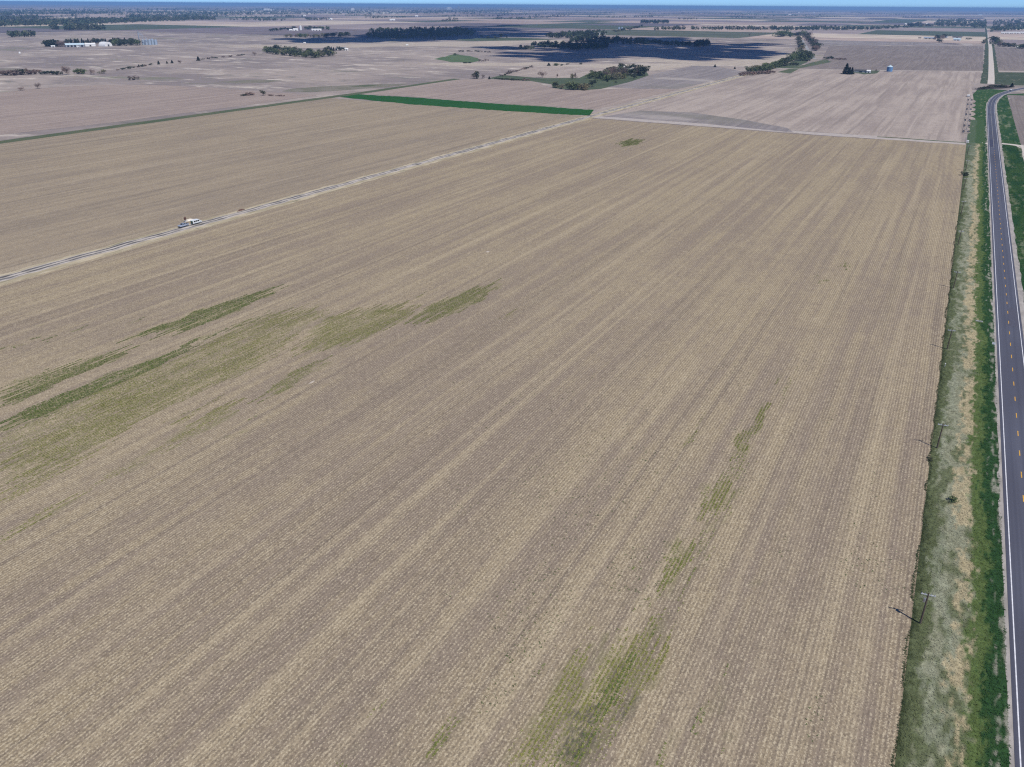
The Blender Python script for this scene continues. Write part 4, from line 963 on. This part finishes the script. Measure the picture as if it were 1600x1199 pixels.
# grain elevators at the far town
for x, y, w, h, l in ((418.5,17.5,130,34,'broad white grain terminal on the left horizon'),(702,15.5,120,55,'white elevator on the horizon left of the tower'),(551,16.5,60,40,'pale elevator on the horizon near the town')):
    g = G(x, y); o = tag(empty('grain_terminal', (g[0], g[1], 0), YAW), l, 'elevator')
    n = 6
    for k in range(n): MB().lathe([(w/n*.52, 0), (w/n*.52, h*.75), (.05, h*.8)], 16, (w*((k+.5)/n-.5), 0)).build('silo', M['white_steel'], o)
    MB().box(-w*.42, w*.25, -w*.04, w*.04, h*.8, h).build('gallery', M['white_steel'], o)
g = G(717, 15.5); o = tag(empty('elevator_tower', (g[0], g[1], 0), YAW), 'tall bluish tower poking above the horizon', 'tower')
MB().box(-12, 12, -10, 10, 0, 75).build('tower', M['grey_roof'], o); MB().box(-30, 25, -12, 12, 0, 55).build('house', M['grey_roof'], o)
# distant town: too small and many to count
mb = MB(); r = random.Random(5)
for k in range(230):
    x = r.choice([r.uniform(230, 640), r.uniform(380, 620), r.uniform(0, 1000)]); y = r.uniform(16.5, 23) if x < 700 else r.uniform(14.5, 20)
    g = G(x, y); s = r.uniform(6, 16); w = r.uniform(8, 22)
    mb.box(g[0]-w, g[0]+w, g[1]-s, g[1]+s, 0, r.uniform(5, 13))
tag(mb.build('town', M['cream_wall']), 'distant town of pale specks along the left horizon', 'town', kind='stuff')

# ------------------------------------------------------------------ irrigator along the verge
irr = tag(empty('lateral_irrigator', (10.2, 1050, 0)), 'long wheeled irrigation boom parked beside the road verge', 'irrigator')
TV = [890.8, 938, 987, 1042, 1098, 1155, 1214]
m_g = plain('weathered_zinc', (.2, .2, .21), .6, .15)
wheel_t = bpy.data.meshes.new('t')
def wheel_meshes(r, w, n=18):
    t = MB().lathe([(r*.62, -w/2), (r*.95, -w/2), (r, -w*.3), (r, w*.3), (r*.95, w/2), (r*.62, w/2)], n)
    m1 = t.mesh('tyre', M['rubber'])
    m2 = MB().lathe([(.01, -w*.2), (r*.6, -w*.35), (r*.64, -w*.4), (r*.64, w*.4), (r*.6, w*.35), (.01, w*.2)], n).mesh('rim', M['rim'])
    for m in (m1, m2): m.transform(Matrix.Rotation(R90, 4, 'X'))
    return m1, m2
it, ir = wheel_meshes(.95, .7)
pipe = MB()
for i, v in enumerate(TV):
    y = v-1050
    t = MB()
    for s in (-1, 1):
        t.tube((s*2.0, y, .75), (s*.25, y, 3.7), .09, n=5)
    t.tube((-2.0, y, .8), (2.0, y, .8), .1, n=5); t.tube((-1.1, y, 2.2), (1.1, y, 2.2), .06, n=5).tube((0, y, 2.2), (0, y, 3.7), .06, n=4)
    t.build('tower', m_g, irr)
    for s in (-1, 1):
        w = obj('wheel', it, irr); w.location = (s*2.0, y, .95); obj('rim', ir, w)
sp = [878.] + TV + [1254.]
for a, b_ in zip(sp[:-1], sp[1:]):
    p = MB(); n = 8; y0, y1 = a-1050, b_-1050
    for k in range(n):
        t0, t1 = k/n, (k+1)/n; f = lambda t: 3.7+.9*math.sin(math.pi*t); q = lambda t: f(t)-1.0*math.sin(math.pi*t)
        ya, yb = y0+(y1-y0)*t0, y0+(y1-y0)*t1
        p.tube((0, ya, f(t0)), (0, yb, f(t1)), .1, n=6)
        for s in (-.6, .6):
            p.tube((s*math.sin(math.pi*t0), ya, q(t0)), (s*math.sin(math.pi*t1), yb, q(t1)), .035, n=4).tube((0, ya, f(t0)), (s*math.sin(math.pi*t1), yb, q(t1)), .03, n=4)
    p.build('span', m_g, irr)
cart = tag(empty('pump_cart', (*G(1512.8, 151.5), 0)), 'white pump cart at the far end of the irrigation boom', 'cart')
MB().box(-1.6, 1.6, -3, 3, .7, 2.6).build('housing', M['white_steel'], cart, .08)
for sx in (-1.3, 1.3):
    for sy in (-2, 2): w = obj('wheel', it, cart); w.location = (sx, sy, .75); w.scale = (.8, .8, .8); obj('rim', ir, w)
boxo = tag(empty('control_box', (*G(1511.5, 223), 0)), 'white control box on a pad at the field corner by the verge', 'box')
MB().box(-1.3, 1.3, -1.6, 1.6, 0.02, .25).build('pad', M['concrete'], boxo); MB().box(-1.0, 1.0, -1.2, 1.2, .25, 1.9).build('cabinet', M['white_steel'], boxo, .04); MB().box(-.6, .6, -1.23, -1.19, .4, 1.7).build('door', M['cream_wall'], boxo)

# ------------------------------------------------------------------ power poles
pm = MB().tube((0, 0, 0), (0, 0, 7.4), .21, .14, 10).mesh('post', M['pole_wood'])
am = MB().box(-1.25, 1.25, -.075, .075, 6.85, 7.02).mesh('crossarm', M['crossarm_wood'])
bm_ = MB().tube((-.7, .09, 6.85), (0, .13, 6.2), .025, n=4).tube((.7, .09, 6.85), (0, .13, 6.2), .025, n=4).mesh('brace', M['rim'])
im = MB().lathe([(.03, 0), (.03, .08), (.09, .1), (.06, .16), (.09, .18), (.05, .27), (.01, .28)], 10).mesh('insulator', M['porcelain'])
tm = MB().lathe([(.01, 0), (.22, 0), (.22, .75), (.18, .85), (.01, .9)], 14).mesh('transformer', M['rim'])
poles = [(13.5, 141.1, 'nearest wooden power pole, its shadow lying on the stubble'), (13.3, 217, 'second wooden power pole up the field edge'), (13.3, 294, 'third wooden power pole up the field edge'), (13.3, 369, 'fourth wooden power pole up the field edge'),
         (13.3, 445, 'fifth wooden power pole up the field edge'), (13.3, 520, 'sixth wooden power pole up the field edge'), (13.3, 596, 'seventh wooden power pole up the field edge'), (13.3, 672, 'eighth wooden power pole up the field edge'), (13.3, 748, 'farthest wooden power pole near the field corner')]
for k, (x, y, l) in enumerate(poles):
    o = tag(empty('power_pole', (x, y, .02), 0.12), l, 'pole', 'power poles along the field edge')
    obj('post', pm, o); a = obj('crossarm', am, o); obj('brace', bm_, o)
    for s in (-1.12, -.5, .5, 1.12): i_ = obj('insulator', im, a); i_.location = (s, 0, 7.02)
    if k == 0: t_ = obj('transformer', tm, o); t_.location = (-.38, 0, 5.2)

# ------------------------------------------------------------------ vehicles
ct, cr_ = wheel_meshes(.4, .27)
def wheels(root, xs, half):
    for x in xs:
        for s in (-1, 1):
            w = obj('wheel', ct, root); w.location = (x, s*half, .4); obj('rim', cr_, w)
def pickup(loc, rz, label, paint):
    o = tag(empty('pickup_truck', loc, rz), label, 'truck')
    MB().prism_y([(-2.9,.55),(2.75,.5),(2.95,.65),(2.95,1.05),(2.75,1.18),(1.45,1.28),(-.75,1.28),(-.8,1.0),(-2.8,1.0),(-2.95,.85)], -.98, .98).build('body', M[paint], o, .05)
    cab = MB(); v = [(1.45,-.9,1.25),(1.45,.9,1.25),(-.75,.9,1.25),(-.75,-.9,1.25),(.75,-.74,1.92),(.75,.74,1.92),(-.55,.74,1.92),(-.55,-.74,1.92)]
    cab.add(v, [(4,5,6,7),(0,1,5,4),(1,2,6,5),(2,3,7,6),(3,0,4,7)]); cb = cab.build('cab', M[paint], o, .03)
    def pane(a, b, c, d, off): MB().add([tuple(p[i]+off[i] for i in range(3)) for p in (a, b, c, d)], [(0,1,2,3)]).build('window', M['dark_glass'], o)
    pane((1.36,-.82,1.33),(1.36,.82,1.33),(.80,.72,1.87),(.80,-.72,1.87),(.05,0,.03))
    pane((-.72,-.8,1.35),(-.72,.8,1.35),(-.58,.7,1.85),(-.58,-.7,1.85),(-.03,0,0))
    for s in (-1, 1):
        pane((1.2,s*.88,1.33),(.4,s*.88,1.33),(.4,s*.75,1.85),(.72,s*.75,1.85),(0,s*.03,0)); pane((.3,s*.88,1.33),(-.6,s*.88,1.33),(-.48,s*.75,1.85),(.3,s*.75,1.85),(0,s*.03,0))
        MB().box(2.9,2.985,s*.72-.18,s*.72+.18,.82,1.02).build('headlight', M['clear_lens'], o); MB().box(-2.975,-2.9,s*.86-.1,s*.86+.1,.9,1.3).build('tail_light', M['red_lens'], o)
        MB().box(-2.88,-.8,s*.98-.07,s*.98+.01,.9,1.36).build('bed_side', M[paint], o, .02)
    MB().box(-2.95,-2.85,-.95,.95,.75,1.35).build('tailgate', M['dark_plastic'], o, .02); MB().box(-2.84,-.82,-.9,.9,.99,1.04).build('bed_floor', M['dark_plastic'], o)
    MB().box(2.9,3.05,-.95,.95,.45,.7).build('bumper', M['dark_plastic'], o, .03)
    wheels(o, (1.85, -1.85), .86); return o
def van(loc, rz, label, paint, rear, name='van', L=5.9, Hh=2.25):
    o = tag(empty(name, loc, rz), label, 'van' if name == 'van' else 'car'); a = L/2
    MB().prism_y([(-a,.5),(a-.1,.5),(a,.7),(a-.05,1.05),(a-.9,1.25),(a-1.75,Hh-.08),(a-2.1,Hh),(-a+.2,Hh),(-a,Hh-.2)], -.98, .98).build('body', M[paint], o, .06)
    MB().add([(a-.93,-.85,1.3),(a-.93,.85,1.3),(a-1.72,.8,Hh-.14),(a-1.72,-.8,Hh-.14)], [(0,1,2,3)]).build('windscreen', M['dark_glass'], o).location.x = .06
    for s in (-1, 1):
        n = 3
        for k in range(n):
            x1 = a-1.75-k*1.25; x0 = max(x1-1.1, -a+.3); MB().box(x0, x1, s*1.0-.02, s*1.0+.02, 1.28, Hh-.3).build('window', M['dark_glass'], o)
        MB().box(a-.08,a+.03,s*.72-.18,s*.72+.18,.75,.95).build('headlight', M['clear_lens'], o); MB().box(-a-.03,-a+.05,s*.86-.1,s*.86+.1,.9,1.4).build('tail_light', M['red_lens'], o)
    MB().box(-a-.05,-a+.02,-.8,.8,.65,Hh-.35).build('rear_door', M[rear], o, .02)
    MB().box(a-.1,a+.1,-.95,.95,.42,.65).build('bumper', M['dark_plastic'], o, .03)
    wheels(o, (a-1.1, -a+1.2), .86); return o
g = G(287, 354.5); pickup((g[0], g[1], .03), -R90+.03, 'silver blue pickup parked on the field track', 'silver_paint')
g = G(307, 349.5); van((g[0]+.1, g[1], .03), R90-.02, 'white van with dark green rear door parked on field track', 'car_white', 'green_paint')
# along the far curve of the highway
def on_path(v):
    for (x0, y0), (x1, y1) in zip(HW[:-1], HW[1:]):
        if y0 <= v <= y1: t = (v-y0)/(y1-y0); return (x0+(x1-x0)*t, v, math.atan2(y1-y0, x1-x0))
px_, py_, pa = on_path(1398)
van((px_-1.6, py_, .1), pa+math.pi, 'small pale car driving on the far bend of the highway', 'car_white', 'dark_plastic', 'car', 4.8, 1.6)
# pump, spoil heap and rusty heap by the track
g = G(287, 350); pu = tag(empty('well_pump', (g[0]-2.2, g[1]+3.2, .02)), 'rust brown well pump on its pipe behind the pickup', 'pump')
MB().tube((0, 0, 0), (0, 0, 1.2), .22, n=10).build('pipe', M['concrete'], pu); MB().lathe([(.3, 1.2), (.55, 1.25), (.6, 1.4), (.6, 2.3), (.45, 2.6), (.02, 2.65)], 16).build('motor', M['rust'], pu); MB().box(-.7, .7, -.7, .7, 0, .12).build('pad', M['concrete'], pu); MB().tube((0, 0, .7), (1.3, .4, .7), .14, n=8).build('outlet', M['rim'], pu)
def heap(name, label, cat, loc, a, b_, h, rz, m, seed):
    n, k = 28, 8; Vx = []; 
    for j in range(k+1):
        t = j/k
        for i in range(n):
            an = 2*math.pi*i/n; q = .75+.4*float(vnoise(math.cos(an)*1.6+5, math.sin(an)*1.6+t*2, seed))
            Vx.append((math.cos(an)*a*(1-t)*q, math.sin(an)*b_*(1-t)*q, h*(math.sin(t*math.pi/2))*(.75+.5*float(vnoise(i*.6, t*4, seed+1)))-.03))
    Fx = [(j*n+i, j*n+(i+1) % n, (j+1)*n+(i+1) % n, (j+1)*n+i) for j in range(k) for i in range(n)]
    o = obj(name, mesh_np(name, Vx, Fx, m, smooth=False)); o.location = loc; o.rotation_euler.z = rz; return tag(o, label, cat)
g = G(296, 344.5); heap('sand_heap', 'low whitish sand heap behind the parked vehicles', 'heap', (g[0], g[1], .02), 1.9, 3.4, .7, .1, plain('pale_sand', (.72, .66, .56), .95, .1, 2), 3)
g = G(379.5, 329.5); heap('brush_heap', 'rust brown heap of dead brush beside the field track', 'heap', (g[0]-1.5, g[1], .02), 1.0, 3.0, .7, 0, M['rust'], 7)
g = G(762, 393.5); heap('pale_heap', 'small pale residue heap out in the middle of the stubble', 'heap', (g[0], g[1], 0), 1.0, 1.2, .25, 0, plain('residue', (.46, .40, .33), .95, .15), 9)
g = G(487, 597.5); heap('pale_heap', 'pale streak of residue below the green weed patches', 'heap', (g[0], g[1], 0), 0.5, 1.6, .12, 0, bpy.data.materials['residue'], 11)
# small roadside things
g = G(1549, 544); sg = tag(empty('road_sign', (27.1, g[1], 0.05)), 'small white road sign on a post beside the highway', 'sign')
MB().tube((0, 0, 0), (0, 0, 2.2), .04, n=6).build('post', M['rim'], sg); MB().box(-.55, .55, -.02, .02, 1.35, 2.2).build('panel', M['white_steel'], sg)
g = G(1529.6, 503.5); cu = tag(empty('culvert_headwall', (g[0], g[1], .03)), 'pale concrete culvert headwall in the verge grass', 'culvert')
MB().box(-1.2, 1.2, -.2, .2, 0, .55).build('wall', M['concrete'], cu, .03); MB().lathe([(.3, 0), (.36, 0), (.36, .02), (.3, .02)], 16).build('pipe_rim', M['rim'], cu).matrix_local = Matrix.Translation((0, -.21, .3)) @ Matrix.Rotation(R90, 4, 'X')
g = G(1476, 573.5); mk = tag(empty('utility_marker', (g[0], g[1], .05)), 'tiny white marker post in the mown verge', 'marker')
MB().tube((0, 0, 0), (0, 0, 1.0), .06, n=8).build('post', M['white_steel'], mk); MB().box(-.15, .15, -.15, .15, .98, 1.2).build('cap', M['white_steel'], mk)

# ------------------------------------------------------------------ weeds in the stubble, grass of the verges
def tufts(name, P, size, cols, label, cat, leaves=4, lean=.75, seed=3):
    r = np.random.default_rng(seed); N = len(P); size = np.asarray(size)
    an = r.uniform(0, 2*math.pi, (N, 1)) + np.arange(leaves)[None]*2*math.pi/leaves + r.normal(0, .3, (N, leaves))
    L = size[:, None]*r.uniform(.7, 1.25, (N, leaves)); tilt = r.uniform(lean-.35, lean+.35, (N, leaves))
    dx, dy, dz = np.cos(an)*np.cos(tilt), np.sin(an)*np.cos(tilt), np.sin(tilt)
    d = np.stack([dx, dy, dz], -1)*L[..., None]; sd = np.stack([-np.sin(an), np.cos(an), 0*an], -1)*(L*.3)[..., None]
    b = P[:, None, :]
    Vx = np.stack([b+0*d-sd*.6, b+0*d+sd*.6, b+d*1.0+sd*.7, b+d*1.0-sd*.7], 2).reshape(-1, 3)
    cc = np.repeat(cols*r.uniform(.75, 1.25, (N, 1)), leaves*4, 0)
    return tag(obj(name, mesh_np(name, Vx, np.arange(len(Vx)).reshape(-1, 4), M['grass_col'], cc)), label, cat, kind='stuff')
pts, cols, szs = [], [], []
for P, dens, lush in WEEDS:
    A = np.array(P); lo, hi = A.min(0)-4, A.max(0)+6
    near = A[:, 1].min() < 260; n = int((hi-lo).prod()*(15.0 if near else 9.0)); 
    u = rng.uniform(lo[0], hi[0], n); v = rng.uniform(lo[1], hi[1], n)
    rw = np.round(u/.76); u = rw*.76 + rng.normal(0, .09, n)
    k = inpoly(u + (vnoise(u/3, v/9, 2)-.5)*2.4, v + (vnoise(rw, v*0, 51)-.5)*22 + (vnoise(u, v/4, 52)-.5)*6, P)
    pr = 1.35*dens*(.12+2.4*vnoise(rw*1.0, v/14, 53)*vnoise(u/3.5, v/12, 54)*1.5)*(.45+1.1*vnoise(u/9, v/22, 55))
    k &= rng.random(n) < pr
    u, v = u[k], v[k]
    pts.append(np.c_[u, v, np.zeros(len(u))]); t = np.clip(lush + rng.normal(0, .18, len(u)), 0, 1)[:, None]
    cols.append((1-t)*np.array((.26, .25, .075)) + t*np.array((.085, .135, .036))); szs.append(rng.uniform(.17, .36, len(u))*(.85+.4*lush)*(.72 if near else 1.0))
n = 5200   # strays over the near field
g2 = np.array([G(x, y) for x, y in zip(rng.uniform(700, 1420, n), rng.uniform(560, 1205, n))]); k = vnoise(g2[:, 0]/7, g2[:, 1]/22, 61) > .62
g2 = g2[k]; pts.append(np.c_[np.round(g2[:, 0]/.76)*.76+rng.normal(0, .1, len(g2)), g2[:, 1], np.zeros(len(g2))]); cols.append(np.tile((.07, .10, .035), (len(g2), 1))); szs.append(rng.uniform(.12, .28, len(g2)))
P_, C_, S_ = np.concatenate(pts), np.concatenate(cols), np.concatenate(szs)
print('weeds', len(P_))
k = (P_[:, 0] > -335) & (P_[:, 0] < 12)
tufts('weeds', P_[k], S_[k], C_[k], 'green and olive weeds growing along the stubble rows', 'weeds', 3, .35)
pts = []
for v0, v1, d in ((60, 190, 9), (190, 300, 5), (300, 520, 2.2), (520, 815, .9)):
    n = int(16*(v1-v0)*d); pts.append(np.c_[rng.uniform(12.0, 27.8, n), rng.uniform(v0, v1, n)])
P_ = np.concatenate(pts); P_[:, 0] += 0; c = verge_col(P_[:, 0], P_[:, 1])
edge = rng.uniform(60, 500, 5200); P2 = np.c_[12.0+(vnoise(edge*0, edge/5, 70)-.55)*1.1+rng.normal(0, .14, 5200), edge]; P_ = np.r_[P_, P2]; c = np.r_[c, np.tile((.045, .06, .028), (5200, 1))]
tall = np.clip((c[:, 1]-c[:, 0])*4, 0, .3)
sz = rng.uniform(.12, .27, len(P_)) + .1*((c[:, 0] < .05)*rng.random(len(P_)))
sz[-5200:] *= .75
z = verge_z(P_[:, 0], P_[:, 1])*(P_[:, 0] > 12.1)
print('grass', len(P_))
tufts('verge_grass', np.c_[P_, np.maximum(z, 0)], sz, c, 'mixed green, grey and straw grass on the road verge', 'grass', 3, .38, 5)
P_ = np.c_[rng.uniform(38.6, 53, 13000), rng.uniform(300, 820, 13000)]
tufts('verge_grass', np.c_[P_, np.zeros(len(P_))+.01], rng.uniform(.2, .4, len(P_)), verge_r(P_[:, 0], P_[:, 1]), 'lush green grass right of the highway', 'grass', 3, .4, 6)

# ------------------------------------------------------------------ clouds that throw the two shadows (high above the picture)
def cloud(polys, alt, n, rad, seed):
    r = np.random.default_rng(seed); off = alt/math.tan(SUN_EL)
    V0, F0 = [], []
    ico = bpy.data.meshes.new('i'); import bmesh
    bm = bmesh.new(); bmesh.ops.create_icosphere(bm, subdivisions=2, radius=1); bm.to_mesh(ico); bm.free()
    iv = np.array([v.co[:] for v in ico.vertices]); fi = np.array([p.vertices[:] for p in ico.polygons])
    for P, m in zip(polys, n):
        lo = np.array([p[0] for p in P]); hi = np.array([p[1] for p in P]); c = 0
        while c < m:
            x, y = r.uniform(lo.min(), lo.max()), r.uniform(hi.min(), hi.max())
            if not inpoly(np.array([x]), np.array([y]), P)[0]: continue
            g = G(x, y); s = rad*r.uniform(.5, 1.3)
            q = iv*s*np.array([1, 1, .55])*(1+.18*r.normal(size=(len(iv), 1)))
            q += np.array([g[0]+SUN_H.x*off, g[1]+SUN_H.y*off, alt+r.uniform(-30, 60)])
            F0.append(fi + sum(map(len, V0))); V0.append(q); c += 1
    b = NB('cloud_vapour', 1.0, 0.0)
    return tag(obj('cloud', mesh_np('cloud', np.concatenate(V0), np.concatenate(F0), b.done((.9, .9, .92)), smooth=True)), 'white cumulus cloud drifting above the plain', 'cloud', kind='stuff')
cloud([[(450,61),(480,66),(560,67.5),(640,66),(690,63.5),(700,61),(640,57),(555,58.5),(500,60)], [(560,57),(640,58),(700,60),(760,60),(840,57),(868,53),(840,49),(800,47),(770,43),(860,39.5),(800,39),(730,42),(700,46),(600,50)]], 1500, [75, 170], 62, 3)
cloud([[(745,75.5),(800,73),(860,69),(880,73),(1000,72),(1100,72),(1130,69.5),(1190,68.5),(1215,70),(1180,73),(1150,76.5),(1205,80),(1228,83),(1160,90),(1090,94),(1050,91),(960,90),(930,91),(880,95),(830,90),(780,84),(830,83),(880,80)], [(890,66),(960,63.5),(1000,60),(1060,59),(1085,63),(1060,66),(1130,68),(1110,72),(940,71)]], 1500, [230, 90], 45, 4)

# ------------------------------------------------------------------ haze
hz = MB().box(-52000, 52000, -52000, 52000, -1.5, 118).build('haze', bpy.data.materials.new('haze_air'))
hm = hz.data.materials[0]; hm.use_nodes = True; ht = hm.node_tree; ht.nodes.clear()
pv = ht.nodes.new('ShaderNodeVolumePrincipled'); mo = ht.nodes.new('ShaderNodeOutputMaterial')
pv.inputs['Color'].default_value = (0.33, 0.60, 1.0, 1); pv.inputs['Density'].default_value = 6.2e-5; pv.inputs['Anisotropy'].default_value = 0.0
ht.links.new(pv.outputs[0], mo.inputs['Volume'])
hz['kind'] = 'stuff'; hz['label'] = 'thin bluish haze over the whole plain'; hz['category'] = 'haze'
